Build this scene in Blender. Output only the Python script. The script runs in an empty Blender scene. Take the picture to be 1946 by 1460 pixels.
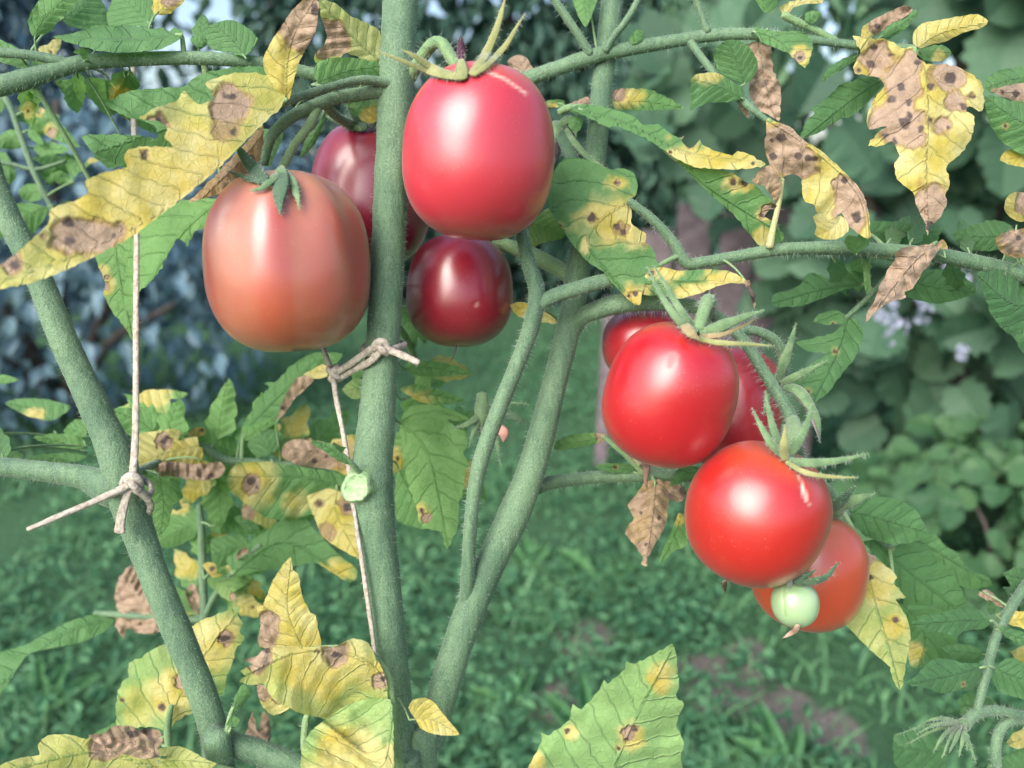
import bpy, math, random
import numpy as np
from mathutils import Vector, Matrix, noise
from mathutils.geometry import delaunay_2d_cdt

random.seed(7)
rng = np.random.default_rng(7)
R = math.radians
scene = bpy.context.scene

# ------------------------------------------------------------------ camera
CAM_H = 0.95
PITCH = R(14.6)
FPX = 1498.0                      # focal length in pixels of a 1946 x 1460 frame
cam_data = bpy.data.cameras.new('camera')
cam = bpy.data.objects.new('camera', cam_data)
scene.collection.objects.link(cam)
cam.location = (0, 0, CAM_H)
cam.rotation_euler = (R(90) - PITCH, 0, 0)
cam_data.sensor_width = 36.0
cam_data.lens = 36.0 * FPX / 1946.0
cam_data.clip_start = 0.01
cam_data.clip_end = 500.0
cam_data.dof.use_dof = True
cam_data.dof.focus_distance = 0.305
cam_data.dof.aperture_fstop = 7.8
scene.camera = cam

# ------------------------------------------------------------------ sky, sun, exposure
SUN_EL, SUN_AZ = R(38), R(217)    # azimuth clockwise from +Y: behind the camera, to its left
world = bpy.data.worlds.new('World')
scene.world = world
world.use_nodes = True
wn = world.node_tree.nodes
sky = wn.new('ShaderNodeTexSky')
sky.sky_type = 'NISHITA'
sky.sun_disc = False
sky.sun_elevation = SUN_EL
sky.sun_rotation = SUN_AZ
sky.air_density = 1.0
sky.dust_density = 3.5
world.node_tree.links.new(sky.outputs[0], wn['Background'].inputs[0])
wn['Background'].inputs[1].default_value = 0.15

sun_data = bpy.data.lights.new('sun', 'SUN')
sun_data.energy = 1.6
sun_data.angle = R(52)
sun_data.color = (1.0, 0.99, 0.97)
sun = bpy.data.objects.new('sun', sun_data)
scene.collection.objects.link(sun)
sdir = Vector((math.sin(SUN_AZ) * math.cos(SUN_EL), math.cos(SUN_AZ) * math.cos(SUN_EL), math.sin(SUN_EL)))
sun.rotation_euler = sdir.to_track_quat('Z', 'Y').to_euler()
sun.location = (-2, -3, 5)

scene.view_settings.view_transform = 'Standard'
scene.view_settings.look = 'None'
scene.view_settings.gamma = 1.0
scene.view_settings.exposure = 1.12
scene.render.engine = 'CYCLES'
scene.cycles.max_bounces = 5
scene.cycles.diffuse_bounces = 3
scene.cycles.glossy_bounces = 2
scene.cycles.transmission_bounces = 3
scene.cycles.transparent_max_bounces = 4

# ------------------------------------------------------------------ helpers
CP, SP = math.cos(PITCH), math.sin(PITCH)

def P(x, y, d):
    """photo pixel + distance along the lens axis (m) -> world point"""
    u = (x - 973.0) / FPX * d
    v = -(y - 730.0) / FPX * d
    return Vector((u, d * CP + v * SP, CAM_H - d * SP + v * CP))

def PA(x, y, d):
    x = np.asarray(x, float); y = np.asarray(y, float); d = np.asarray(d, float)
    u = (x - 973.0) / FPX * d
    v = -(y - 730.0) / FPX * d
    return np.stack([u, d * CP + v * SP, CAM_H - d * SP + v * CP], -1)

def pts(s):
    return [tuple(float(c) for c in p.split(',')) for p in s.split()]

def new_mesh(name, V, F, mats, smooth=True, fmat=None):
    me = bpy.data.meshes.new(name)
    me.from_pydata([tuple(v) for v in V], [], [tuple(int(i) for i in f) for f in F])
    for m in (mats if isinstance(mats, (list, tuple)) else [mats]):
        me.materials.append(m)
    if smooth:
        me.polygons.foreach_set('use_smooth', [True] * len(me.polygons))
    if fmat is not None:
        me.polygons.foreach_set('material_index', [int(i) for i in fmat])
    me.update()
    return me

def fattr(me, name, arr):
    a = me.attributes.new(name, 'FLOAT', 'POINT')
    a.data.foreach_set('value', np.asarray(arr, np.float32))

def vattr(me, name, arr):
    a = me.attributes.new(name, 'FLOAT_VECTOR', 'POINT')
    a.data.foreach_set('vector', np.asarray(arr, np.float32).ravel())

def cattr(me, name, arr):
    a = me.attributes.new(name, 'FLOAT_COLOR', 'POINT')
    arr = np.asarray(arr, np.float32)
    if arr.shape[1] == 3:
        arr = np.concatenate([arr, np.ones((len(arr), 1), np.float32)], 1)
    a.data.foreach_set('color', arr.ravel())

def link(name, me, parent=None):
    o = bpy.data.objects.new(name, me)
    scene.collection.objects.link(o)
    if parent is not None:
        o.parent = parent
        if parent.parent is None:            # the mesh is in world coordinates
            o.location = -Vector(parent.location)
    return o

def thing(name, label, cat, loc=(0, 0, 0), group=None):
    o = bpy.data.objects.new(name, None)
    scene.collection.objects.link(o)
    o.empty_display_size = 0.02
    o.location = loc
    return tag(o, label, cat, group)

def tag(o, label, cat, group=None):
    o['label'] = label
    o['category'] = cat
    if group:
        o['group'] = group
    return o

class MB:
    """collects vertices and faces for one mesh"""
    def __init__(self):
        self.V = []; self.F = []; self.M = []
    def add(self, V, F, mi=0):
        n = len(self.V)
        self.V.extend(tuple(v) for v in V)
        self.F.extend(tuple(i + n for i in f) for f in F)
        self.M.extend([mi] * len(F))
    def mesh(self, name, mats, smooth=True):
        return new_mesh(name, self.V, self.F, mats, smooth, self.M)

def catmull(K, step):
    """K: (n,k) control rows; resampled about every `step` in the first two columns"""
    K = np.asarray(K, float)
    if len(K) == 2:
        n = max(2, int(np.hypot(*(K[1, :2] - K[0, :2])) / step) + 1)
        t = np.linspace(0, 1, n)[:, None]
        return K[0] * (1 - t) + K[1] * t
    Q = np.vstack([2 * K[0] - K[1], K, 2 * K[-1] - K[-2]])
    out = []
    for i in range(1, len(Q) - 2):
        p0, p1, p2, p3 = Q[i - 1:i + 3]
        n = max(2, int(np.hypot(*(p2[:2] - p1[:2])) / step))
        t = np.linspace(0, 1, n, endpoint=False)[:, None]
        out.append(0.5 * ((2 * p1) + (-p0 + p2) * t + (2 * p0 - 5 * p1 + 4 * p2 - p3) * t ** 2 + (-p0 + 3 * p1 - 3 * p2 + p3) * t ** 3))
    out.append(K[-1][None])
    return np.vstack(out)

def tube_world(C, rad, seg=12, rib=0.0, phase=0.0, flat=1.0):
    """C: world points (n,3), rad: radii (n)"""
    C = np.asarray(C, float); n = len(C)
    T = np.gradient(C, axis=0)
    T /= np.linalg.norm(T, axis=1)[:, None] + 1e-12
    view = np.array([0.0, CP, -SP])
    V = []; N = []
    for i in range(n):
        a = np.cross(T[i], view)
        if np.linalg.norm(a) < 1e-3:
            a = np.cross(T[i], [1, 0, 0.3])
        a /= np.linalg.norm(a)
        b = np.cross(T[i], a)
        for k in range(seg):
            ph = 2 * math.pi * k / seg
            r = rad[i] * (1 + rib * math.cos(3 * ph + phase))
            dvec = math.cos(ph) * a + math.sin(ph) * b * flat
            V.append(C[i] + r * dvec); N.append(dvec)
    F = []
    for i in range(n - 1):
        for k in range(seg):
            k2 = (k + 1) % seg
            F.append((i * seg + k, i * seg + k2, (i + 1) * seg + k2, (i + 1) * seg + k))
    V.append(C[0] - T[0] * rad[0] * 0.4); V.append(C[-1] + T[-1] * rad[-1] * 0.4)
    N.append(-T[0]); N.append(T[-1])
    for k in range(seg):
        F.append((n * seg, (k + 1) % seg, k))
        F.append((n * seg + 1, (n - 1) * seg + k, (n - 1) * seg + (k + 1) % seg))
    return np.array(V), F, np.array(N)

# ------------------------------------------------------------------ materials
def mat(name):
    m = bpy.data.materials.new(name)
    m.use_nodes = True
    nt = m.node_tree
    for n in list(nt.nodes):
        nt.nodes.remove(n)
    out = nt.nodes.new('ShaderNodeOutputMaterial')
    return m, nt, out

class NT:
    def __init__(self, nt):
        self.nt = nt
    def n(self, typ, **kw):
        nd = self.nt.nodes.new(typ)
        for k, v in kw.items():
            setattr(nd, k, v)
        return nd
    def l(self, a, b):
        self.nt.links.new(a, b)
    def put(self, sock, v):
        if isinstance(v, bpy.types.NodeSocket):
            self.l(v, sock)
        else:
            sock.default_value = v
    def math(self, op, a, b=0.0, c=0.0, clamp=False):
        nd = self.n('ShaderNodeMath', operation=op, use_clamp=clamp)
        self.put(nd.inputs[0], a); self.put(nd.inputs[1], b); self.put(nd.inputs[2], c)
        return nd.outputs[0]
    def mix(self, f, a, b, mode='MIX'):
        nd = self.n('ShaderNodeMix', data_type='RGBA', blend_type=mode)
        self.put(nd.inputs[0], f)
        for s, v in ((nd.inputs[6], a), (nd.inputs[7], b)):
            if isinstance(v, tuple):
                v = (v[0], v[1], v[2], 1.0)
            self.put(s, v)
        return nd.outputs[2]
    def rng(self, v, a, b, c=0.0, d=1.0, smooth=True):
        nd = self.n('ShaderNodeMapRange', interpolation_type='SMOOTHSTEP' if smooth else 'LINEAR')
        self.put(nd.inputs[0], v)
        for i, x in zip((1, 2, 3, 4), (a, b, c, d)):
            self.put(nd.inputs[i], x)
        return nd.outputs[0]
    def attr(self, name):
        return self.n('ShaderNodeAttribute', attribute_name=name)
    def noise(self, scale, detail=3.0, rough=0.55, vec=None):
        nd = self.n('ShaderNodeTexNoise')
        nd.inputs['Scale'].default_value = scale
        nd.inputs['Detail'].default_value = detail
        nd.inputs['Roughness'].default_value = rough
        if vec is not None:
            self.l(vec, nd.inputs['Vector'])
        return nd
    def bump(self, h, strength, dist):
        nd = self.n('ShaderNodeBump')
        nd.inputs['Strength'].default_value = strength
        nd.inputs['Distance'].default_value = dist
        self.put(nd.inputs['Height'], h)
        return nd.outputs[0]

def tex_obj(t):
    return t.n('ShaderNodeTexCoord').outputs['Object']

def make_leaf_mat():
    m, nt, out = mat('tomato_leaf_surface')
    t = NT(nt)
    co = tex_obj(t)
    yel = t.attr('yel').outputs['Fac']; brn = t.attr('brn').outputs['Fac']
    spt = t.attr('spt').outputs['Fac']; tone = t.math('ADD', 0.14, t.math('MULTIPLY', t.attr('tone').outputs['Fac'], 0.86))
    vv = t.attr('vv').outputs['Vector']
    sep = t.n('ShaderNodeSeparateXYZ'); t.l(vv, sep.inputs[0])
    n1 = t.noise(70.0, 4.0, co and 0.6, co).outputs['Fac']
    n2 = t.noise(420.0, 3.0, 0.6, co).outputs['Fac']
    nv = t.noise(1.3, 2.0, 0.5, vv).outputs['Fac']
    a, tt, side = sep.outputs[0], sep.outputs[1], sep.outputs[2]
    # secondary veins run forward from the midrib
    q = t.math('SUBTRACT', a, t.math('MULTIPLY', tt, 0.75))
    q = t.math('ADD', q, t.math('MULTIPLY', t.math('SUBTRACT', nv, 0.5), 0.55))
    q = t.math('ADD', q, t.math('MULTIPLY', side, 0.45))
    pp = t.math('PINGPONG', q, 0.5)
    sec = t.rng(pp, 0.0, 0.075, 1.0, 0.0)
    rib = t.rng(tt, 0.03, 0.10, 1.0, 0.0)
    vor = t.n('ShaderNodeTexVoronoi', feature='DISTANCE_TO_EDGE')
    vor.inputs['Scale'].default_value = 2.6
    t.l(vv, vor.inputs['Vector'])
    ter = t.math('MULTIPLY', t.rng(vor.outputs['Distance'], 0.0, 0.07, 1.0, 0.0), 0.16)
    vein = t.math('MAXIMUM', t.math('MAXIMUM', t.math('MULTIPLY', sec, 0.8), rib), ter)
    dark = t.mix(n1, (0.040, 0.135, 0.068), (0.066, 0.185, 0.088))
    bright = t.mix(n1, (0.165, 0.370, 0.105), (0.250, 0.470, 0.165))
    green = t.mix(tone, dark, bright)  # high tone paints a backlit brightness into the blade colour
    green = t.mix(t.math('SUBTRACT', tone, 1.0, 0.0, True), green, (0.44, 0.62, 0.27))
    yellow = t.mix(t.rng(n1, 0.3, 0.7), (0.62, 0.50, 0.090), (0.75, 0.69, 0.32))
    tan = t.mix(t.noise(150.0, 5.0, 0.7, co).outputs['Fac'], (0.19, 0.118, 0.075), (0.52, 0.395, 0.285))
    yv = t.math('SUBTRACT', yel, t.math('MULTIPLY', t.math('MAXIMUM', sec, rib), 0.16))
    yf = t.rng(t.math('ADD', yv, t.math('MULTIPLY', t.math('SUBTRACT', n1, 0.5), 0.6)), 0.08, 0.92)
    col = t.mix(yf, green, yellow)
    gl = t.mix(0.62, green, t.mix(1.0, green, (0.45, 0.62, 0.50), 'MULTIPLY'))
    veincol = t.mix(yf, gl, t.mix(0.55, (0.30, 0.38, 0.07), yellow))
    col = t.mix(t.math('MULTIPLY', vein, 0.34), col, veincol)
    col = t.mix(t.math('MULTIPLY', t.math('SUBTRACT', n2, 0.42, 0.0, True), 0.7), col, t.mix(0.5, col, (0.02, 0.06, 0.02)))
    bf = t.rng(t.math('ADD', brn, t.math('MULTIPLY', t.math('SUBTRACT', n1, 0.5), 0.55)), 0.2, 0.8)
    col = t.mix(bf, col, tan)
    ring = t.math('MULTIPLY', t.math('MULTIPLY', bf, t.math('SUBTRACT', 1.0, bf)), 2.2)
    col = t.mix(ring, col, (0.26, 0.15, 0.055))
    sf = t.rng(t.math('ADD', spt, t.math('MULTIPLY', t.math('SUBTRACT', n2, 0.5), 0.6)), 0.25, 0.80)
    col = t.mix(t.math('MULTIPLY', sf, 0.88), col, (0.065, 0.047, 0.050))
    h = t.math('ADD', t.math('MULTIPLY', vein, -0.7), t.math('MULTIPLY', n2, 0.35))
    h = t.math('ADD', h, t.math('MULTIPLY', t.math('MULTIPLY', n1, bf), 2.0))
    nrm = t.bump(h, 0.75, 0.0014)
    b = t.n('ShaderNodeBsdfPrincipled')
    t.l(col, b.inputs['Base Color']); t.l(nrm, b.inputs['Normal'])
    t.put(b.inputs['Roughness'], t.rng(n2, 0.2, 0.8, 0.48, 0.7))
    b.inputs['Specular IOR Level'].default_value = 0.32
    b.inputs['Sheen Weight'].default_value = 0.12
    b.inputs['Sheen Roughness'].default_value = 0.5
    tr = t.n('ShaderNodeBsdfTranslucent')
    t.l(t.mix(0.5, col, t.mix(1.0, col, (1.25, 1.2, 0.55), 'MULTIPLY')), tr.inputs['Color'])
    t.l(nrm, tr.inputs['Normal'])
    mx = t.n('ShaderNodeMixShader')
    t.put(mx.inputs[0], t.math('SUBTRACT', 0.48, t.math('MULTIPLY', bf, 0.25)))
    t.l(b.outputs[0], mx.inputs[1]); t.l(tr.outputs[0], mx.inputs[2])
    t.l(mx.outputs[0], out.inputs[0])
    return m

def make_stem_mat(name, c1, c2, c3):
    m, nt, out = mat(name)
    t = NT(nt)
    co = tex_obj(t)
    n1 = t.noise(26.0, 3.0, 0.5, co).outputs['Fac']
    n2 = t.noise(1700.0, 2.0, 0.65, co).outputs['Fac']
    n3 = t.noise(240.0, 3.0, 0.6, co).outputs['Fac']
    mp = t.n('ShaderNodeMapping'); mp.inputs['Scale'].default_value = (1.0, 1.0, 0.06); t.l(co, mp.inputs['Vector'])
    n4 = t.noise(330.0, 3.0, 0.6, mp.outputs[0]).outputs['Fac']
    col = t.mix(t.rng(t.math('ADD', t.math('MULTIPLY', n1, 0.5), t.math('MULTIPLY', n4, 0.5)), 0.36, 0.64), c1, c2)
    col = t.mix(t.math('MULTIPLY', t.rng(n2, 0.44, 0.68), t.rng(n1, 0.35, 0.65, 0.22, 0.58)), col, c3)
    col = t.mix(t.rng(n2, 0.30, 0.42, 0.30, 0.0), col, (0.03, 0.06, 0.04))
    col = t.mix(t.rng(n3, 0.68, 0.80, 0.0, 0.5), col, (0.075, 0.065, 0.04))
    b = t.n('ShaderNodeBsdfPrincipled')
    t.l(col, b.inputs['Base Color'])
    b.inputs['Roughness'].default_value = 0.62
    b.inputs['Specular IOR Level'].default_value = 0.3
    b.inputs['Sheen Weight'].default_value = 0.28
    b.inputs['Sheen Roughness'].default_value = 0.35
    b.inputs['Sheen Tint'].default_value = (0.85, 0.95, 0.85, 1)
    t.l(t.bump(t.math('ADD', t.math('ADD', n2, t.math('MULTIPLY', n4, 1.6)), t.math('MULTIPLY', n3, 0.6)), 0.6, 0.0006), b.inputs['Normal'])
    t.l(b.outputs[0], out.inputs[0])
    return m

def make_tomato_mat():
    m, nt, out = mat('tomato_skin')
    t = NT(nt)
    co = tex_obj(t)
    col = t.attr('col').outputs['Color']
    n1 = t.noise(60.0, 3.0, 0.5, co).outputs['Fac']
    n2 = t.noise(900.0, 2.0, 0.5, co).outputs['Fac']
    c = t.mix(t.math('MULTIPLY', t.math('SUBTRACT', n1, 0.5), 0.5, 0.0, True), col, t.mix(1.0, col, (1.1, 2.2, 1.2), 'MULTIPLY'))
    vo = t.n('ShaderNodeTexVoronoi'); vo.inputs['Scale'].default_value = 620.0; t.l(co, vo.inputs['Vector'])
    dot = t.math('MULTIPLY', t.rng(vo.outputs['Distance'], 0.10, 0.20, 0.30, 0.0), t.rng(n1, 0.4, 0.6))
    c = t.mix(dot, c, t.mix(0.4, c, (0.85, 0.55, 0.35)))
    b = t.n('ShaderNodeBsdfPrincipled')
    t.l(c, b.inputs['Base Color'])
    t.put(b.inputs['Roughness'], t.math('ADD', t.rng(n1, 0.3, 0.7, 0.29, 0.38), t.attr('scar').outputs['Fac']))
    b.inputs['Specular IOR Level'].default_value = 0.7
    b.inputs['Coat Weight'].default_value = 0.55
    b.inputs['Coat Roughness'].default_value = 0.27
    b.inputs['Subsurface Weight'].default_value = 0.25
    b.inputs['Subsurface Radius'].default_value = (1.0, 0.25, 0.12)
    b.inputs['Subsurface Scale'].default_value = 0.004
    b.inputs['Sheen Weight'].default_value = 0.06
    t.l(t.bump(t.math('ADD', t.math('MULTIPLY', n2, 0.12), n1), 0.16, 0.0012), b.inputs['Normal'])
    t.l(b.outputs[0], out.inputs[0])
    return m

def simple_mat(name, c1, c2, scale=60.0, rough=0.6, trans=0.0, spec=0.3, rand=None, sheen=0.0, bump=0.3, dist=0.001):
    m, nt, out = mat(name)
    t = NT(nt)
    co = tex_obj(t)
    n1 = t.noise(scale, 4.0, 0.6, co).outputs['Fac']
    f = t.rng(n1, 0.3, 0.7)
    if rand == 'object':
        f = t.math('ADD', t.math('MULTIPLY', f, 0.35), t.math('MULTIPLY', t.n('ShaderNodeObjectInfo').outputs['Random'], 0.65))
    elif rand == 'island':
        f = t.math('ADD', t.math('MULTIPLY', f, 0.35), t.math('MULTIPLY', t.n('ShaderNodeNewGeometry').outputs['Random Per Island'], 0.65))
    col = t.mix(f, c1, c2)
    b = t.n('ShaderNodeBsdfPrincipled')
    t.l(col, b.inputs['Base Color'])
    b.inputs['Roughness'].default_value = rough
    b.inputs['Specular IOR Level'].default_value = spec
    b.inputs['Sheen Weight'].default_value = sheen
    if bump:
        t.l(t.bump(n1, bump, dist), b.inputs['Normal'])
    if trans > 0:
        tr = t.n('ShaderNodeBsdfTranslucent')
        t.l(col, tr.inputs['Color'])
        mx = t.n('ShaderNodeMixShader')
        mx.inputs[0].default_value = trans
        t.l(b.outputs[0], mx.inputs[1]); t.l(tr.outputs[0], mx.inputs[2])
        t.l(mx.outputs[0], out.inputs[0])
    else:
        t.l(b.outputs[0], out.inputs[0])
    return m

M_LEAF = make_leaf_mat()
M_STEM = make_stem_mat('tomato_stem_skin', (0.066, 0.134, 0.078), (0.118, 0.208, 0.112), (0.24, 0.34, 0.23))
M_STEMY = make_stem_mat('young_stalk_skin', (0.13, 0.24, 0.11), (0.20, 0.32, 0.14), (0.34, 0.44, 0.25))
M_DRYSTALK = make_stem_mat('dry_stalk_skin', (0.36, 0.34, 0.14), (0.42, 0.42, 0.20), (0.5, 0.5, 0.35))
M_CUT = simple_mat('cut_stem_pith', (0.26, 0.44, 0.20), (0.46, 0.62, 0.36), 500.0, 0.5, 0.2, bump=0.6)
M_HAIR = simple_mat('stem_hair_pale', (0.36, 0.46, 0.36), (0.48, 0.56, 0.48), 40.0, 0.4, 0.4, bump=0)
M_TOM = make_tomato_mat()
M_SEPAL = simple_mat('sepal_green', (0.10, 0.20, 0.09), (0.20, 0.32, 0.15), 220.0, 0.6, 0.25, sheen=0.5)
M_SEPALY = simple_mat('sepal_yellowing', (0.24, 0.28, 0.10), (0.38, 0.38, 0.15), 160.0, 0.6, 0.25, sheen=0.4)
M_SEPALD = simple_mat('sepal_dark', (0.035, 0.080, 0.045), (0.07, 0.14, 0.075), 160.0, 0.6, 0.15, sheen=0.3)
M_DRY = simple_mat('dried_flower_brown', (0.10, 0.055, 0.05), (0.26, 0.17, 0.13), 260.0, 0.8)
M_BLACK = simple_mat('blackened_scar', (0.012, 0.010, 0.012), (0.04, 0.03, 0.03), 400.0, 0.7)
M_STRING = simple_mat('bast_string', (0.30, 0.265, 0.21), (0.54, 0.49, 0.42), 520.0, 0.55, 0.1, bump=0.7)
M_SCAR = simple_mat('corky_scar', (0.62, 0.45, 0.36), (0.78, 0.66, 0.56), 700.0, 0.7)

# ================================================================== the setting
def ground_at(x, y):
    p = P(x, y, 1.0) - cam.location
    s = -CAM_H / p.z
    return cam.location + p * s

SOIL = [(1110, 1215, 0.075), (1060, 1330, 0.06), (1190, 1325, 0.055), (1340, 1300, 0.09), (1480, 1340, 0.07), (1420, 1240, 0.05), (1590, 1390, 0.06)]
SOIL = [(ground_at(x, y).x, ground_at(x, y).y, r) for x, y, r in SOIL]

def make_ground_mat():
    m, nt, out = mat('lawn_soil')
    t = NT(nt)
    co = tex_obj(t)
    n1 = t.noise(3.0, 5.0, 0.6, co).outputs['Fac']
    n2 = t.noise(60.0, 5.0, 0.7, co).outputs['Fac']
    soil = t.mix(n2, (0.12, 0.108, 0.095), (0.25, 0.225, 0.20))
    moss = t.mix(n2, (0.035, 0.090, 0.045), (0.075, 0.165, 0.080))
    bare = t.attr('bare').outputs['Fac']
    col = t.mix(t.rng(t.math('ADD', bare, t.math('MULTIPLY', t.math('SUBTRACT', n1, 0.5), 0.5)), 0.3, 0.7), moss, soil)
    b = t.n('ShaderNodeBsdfPrincipled')
    t.l(col, b.inputs['Base Color'])
    b.inputs['Roughness'].default_value = 0.95
    b.inputs['Specular IOR Level'].default_value = 0.15
    t.l(t.bump(n2, 0.8, 0.02), b.inputs['Normal'])
    t.l(b.outputs[0], out.inputs[0])
    return m

def bare_mask(X, Y):
    b = np.zeros_like(X)
    for sx, sy, r in SOIL:
        d = np.hypot(X - sx, (Y - sy) * 0.8)
        b = np.maximum(b, np.clip((1.25 * r - d) / (0.7 * r), 0, 1))
    return b

gx = np.concatenate([[-60, -30, -15, -8, -4], np.linspace(-2.5, 2.5, 101), [4, 8, 15, 30, 60]])
gy = np.concatenate([[-60, -30, -12, -5, -2], np.linspace(0, 5, 101), [7, 10, 16, 30, 60]])
GX, GY = np.meshgrid(gx, gy)
gz = 0.006 * np.sin(GX * 7.0) * np.cos(GY * 5.3)
nx, ny = len(gx), len(gy)
gF = [(j * nx + i, j * nx + i + 1, (j + 1) * nx + i + 1, (j + 1) * nx + i) for j in range(ny - 1) for i in range(nx - 1)]
gme = new_mesh('lawn_ground', np.stack([GX.ravel(), GY.ravel(), gz.ravel()], 1), gF, make_ground_mat())
fattr(gme, 'bare', bare_mask(GX.ravel(), GY.ravel()))
ground = link('ground', gme)
ground['kind'] = 'structure'

# ---- grass blades and clover: one mass
def grass_field():
    n = 46000
    Y = 0.85 + 4.9 * rng.random(n) ** 1.35
    X = (rng.random(n) - 0.5) * 2 * (0.45 + 0.92 * Y)
    keep = rng.random(n) > bare_mask(X, Y) * 0.5
    clump = np.array([noise.noise(Vector((x * 3.2, y * 3.2, 0.3))) for x, y in zip(X, Y)])
    keep &= rng.random(n) < np.clip(0.55 + clump * 1.1, 0.12, 1.0)
    X, Y, clump = X[keep], Y[keep], clump[keep]
    n = len(X)
    L = (0.022 + 0.060 * rng.random(n) ** 2.0) * (1 + 0.4 * clump)
    W = 0.0016 + 0.0030 * rng.random(n)
    az = rng.random(n) * 2 * np.pi
    bend = 0.5 + 1.3 * rng.random(n)
    fx, fy = np.cos(az), np.sin(az)
    rot = az + np.pi / 2 + (rng.random(n) - 0.5)
    sx, sy = np.cos(rot), np.sin(rot)
    V = np.zeros((n, 7, 3))
    for k, (s, w) in enumerate(((0, 1.0), (0.45, 0.95), (0.78, 0.65))):
        ox = fx * L * bend * s * s; oy = fy * L * bend * s * s
        oz = L * s * (1 - 0.28 * bend * s)
        for q, sg in ((0, -1), (1, 1)):
            V[:, 2 * k + q, 0] = X + ox + sg * sx * W * w
            V[:, 2 * k + q, 1] = Y + oy + sg * sy * W * w
            V[:, 2 * k + q, 2] = oz - 0.002
    V[:, 6, 0] = X + fx * L * bend; V[:, 6, 1] = Y + fy * L * bend; V[:, 6, 2] = L * (1 - 0.28 * bend)
    base = (np.arange(n) * 7)[:, None]
    F = [tuple(r) for r in (base + np.array([[0, 1, 3, 2]])).tolist()] + [tuple(r) for r in (base + np.array([[2, 3, 5, 4]])).tolist()] + [tuple(r) for r in (base + np.array([[4, 5, 6]])).tolist()]
    return V.reshape(-1, 3), F

M_GRASS = simple_mat('grass_blade', (0.060, 0.180, 0.090), (0.180, 0.375, 0.165), 5.0, 0.5, 0.35, rand='island', bump=0)
gV, gFs = grass_field()
grass = link('grass', new_mesh('grass', gV, gFs, M_GRASS))
grass['kind'] = 'stuff'
tag(grass, 'short green lawn grass growing on the ground behind the tomato plants', 'grass')

# leaf templates: along +Y from 0 to 1, face +Z
def leaf_template(width, rough, seed, nside=9, cup=0.12, heart=0.0, droop=0.15, rounded=0.7):
    rr = random.Random(seed)
    V = [(0, 0, 0)]
    rib = [(0, (k + 1) / 4.0, -droop * ((k + 1) / 4.0) ** 2) for k in range(4)]
    V += rib
    L, Rr = [], []
    for k in range(nside):
        s = (k + 0.5) / nside
        w = width * 0.5 * math.sin(math.pi * s ** 0.8) ** rounded * (1 + rough * (rr.random() - 0.5) + rough * 0.5 * (1 if k % 2 else -1))
        y = s - heart * (1 - s) ** 3 * 1.0
        z = cup * abs(w * 2) * 1.3 - droop * s * s + 0.012 * rr.uniform(-1, 1)
        L.append((-w, y, z)); Rr.append((w * (1 + 0.1 * rr.uniform(-1, 1)), y, z + 0.03 * rr.uniform(-1, 1)))
    nL = len(V); V += L; nR = len(V); V += Rr
    F = []
    def fan(start):
        prev_rib = 0
        for k in range(nside - 1):
            s = (k + 1.0) / nside
            rb = min(4, int(s * 4 + 0.5))
            if rb != prev_rib:
                F.append((prev_rib, start + k, rb)); prev_rib = rb
            F.append((prev_rib, start + k, start + k + 1))
        F.append((prev_rib, start + nside - 1, 4))
        if prev_rib != 4:
            pass
    fan(nL); fan(nR)
    return np.array(V, float), F

def frame_from(normal, tip):
    z = Vector(normal).normalized()
    y = Vector(tip); y = (y - z * y.dot(z)).normalized()
    x = y.cross(z)
    return Matrix((x, y, z)).transposed()

def shell_leaves(ellipsoids, n, smin, smax, inner=0.55, up=0.55, rnd=0.55, face=0.0, spin=0.35):
    """(matrix 3x3 incl. size, location, depth) of leaves on the outside of a group of ellipsoids"""
    out = []
    wsum = [e[3] * e[4] + e[4] * e[5] + e[3] * e[5] for e in ellipsoids]
    tries = 0
    while len(out) < n and tries < n * 12:
        tries += 1
        e = random.choices(ellipsoids, wsum)[0]
        v = Vector((random.gauss(0, 1), random.gauss(0, 1), random.gauss(0, 1))).normalized()
        if v.y > 0.55 and random.random() < 0.8:
            continue
        k = inner + (1 - inner) * random.random() ** 0.4
        bump = 1 + 0.16 * noise.noise(Vector((v.x * 2.2 + e[0], v.y * 2.2 + e[1], v.z * 2.2 + e[2])))
        c = Vector((e[0] + v.x * e[3] * k * bump, e[1] + v.y * e[4] * k * bump, e[2] + v.z * e[5] * k * bump))
        if c.z < 0.04 or (0.22 < c.x < 0.66 and c.y < 2.6 and 0.5 < c.z < 0.93):
            continue
        if any(((c.x - f[0]) / f[3]) ** 2 + ((c.y - f[1]) / f[4]) ** 2 + ((c.z - f[2]) / f[5]) ** 2 < inner * inner * 0.8 for f in ellipsoids):
            continue
        nrm = v + Vector((random.gauss(0, rnd), random.gauss(0, rnd), random.gauss(0, rnd) + up))
        nrm = nrm.normalized() * (1 - face) + Vector((random.gauss(0, .35), -0.85, 0.5 + random.gauss(0, .3))) * face
        tip = Vector((v.x * 0.5 + random.gauss(0, spin), v.y * 0.5 + random.gauss(0, 0.35), -0.9))
        s = random.uniform(smin, smax)
        out.append((frame_from(nrm, tip) * s, c, c.y))
    return out

def joined_leaves(leaves, templates):
    Vs, Fs, off = [], [], 0
    for i, (m3, c, _) in enumerate(leaves):
        V, F = templates[i % len(templates)]
        A = np.array(m3)
        W = V @ A.T + np.array(c)
        Vs.append(W)
        Fs.extend(tuple(j + off for j in f) for f in F)
        off += len(V)
    return np.vstack(Vs), Fs

def in_frame(c, margin=0.05):
    q = c - cam.location
    d = q.y * CP - q.z * SP
    if d <= 0.2:
        return False
    u = q.x / d * FPX; v = (q.y * SP + q.z * CP) / d * FPX
    return abs(u) < 973 * (1 + margin) and abs(v) < 730 * (1 + margin)

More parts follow.
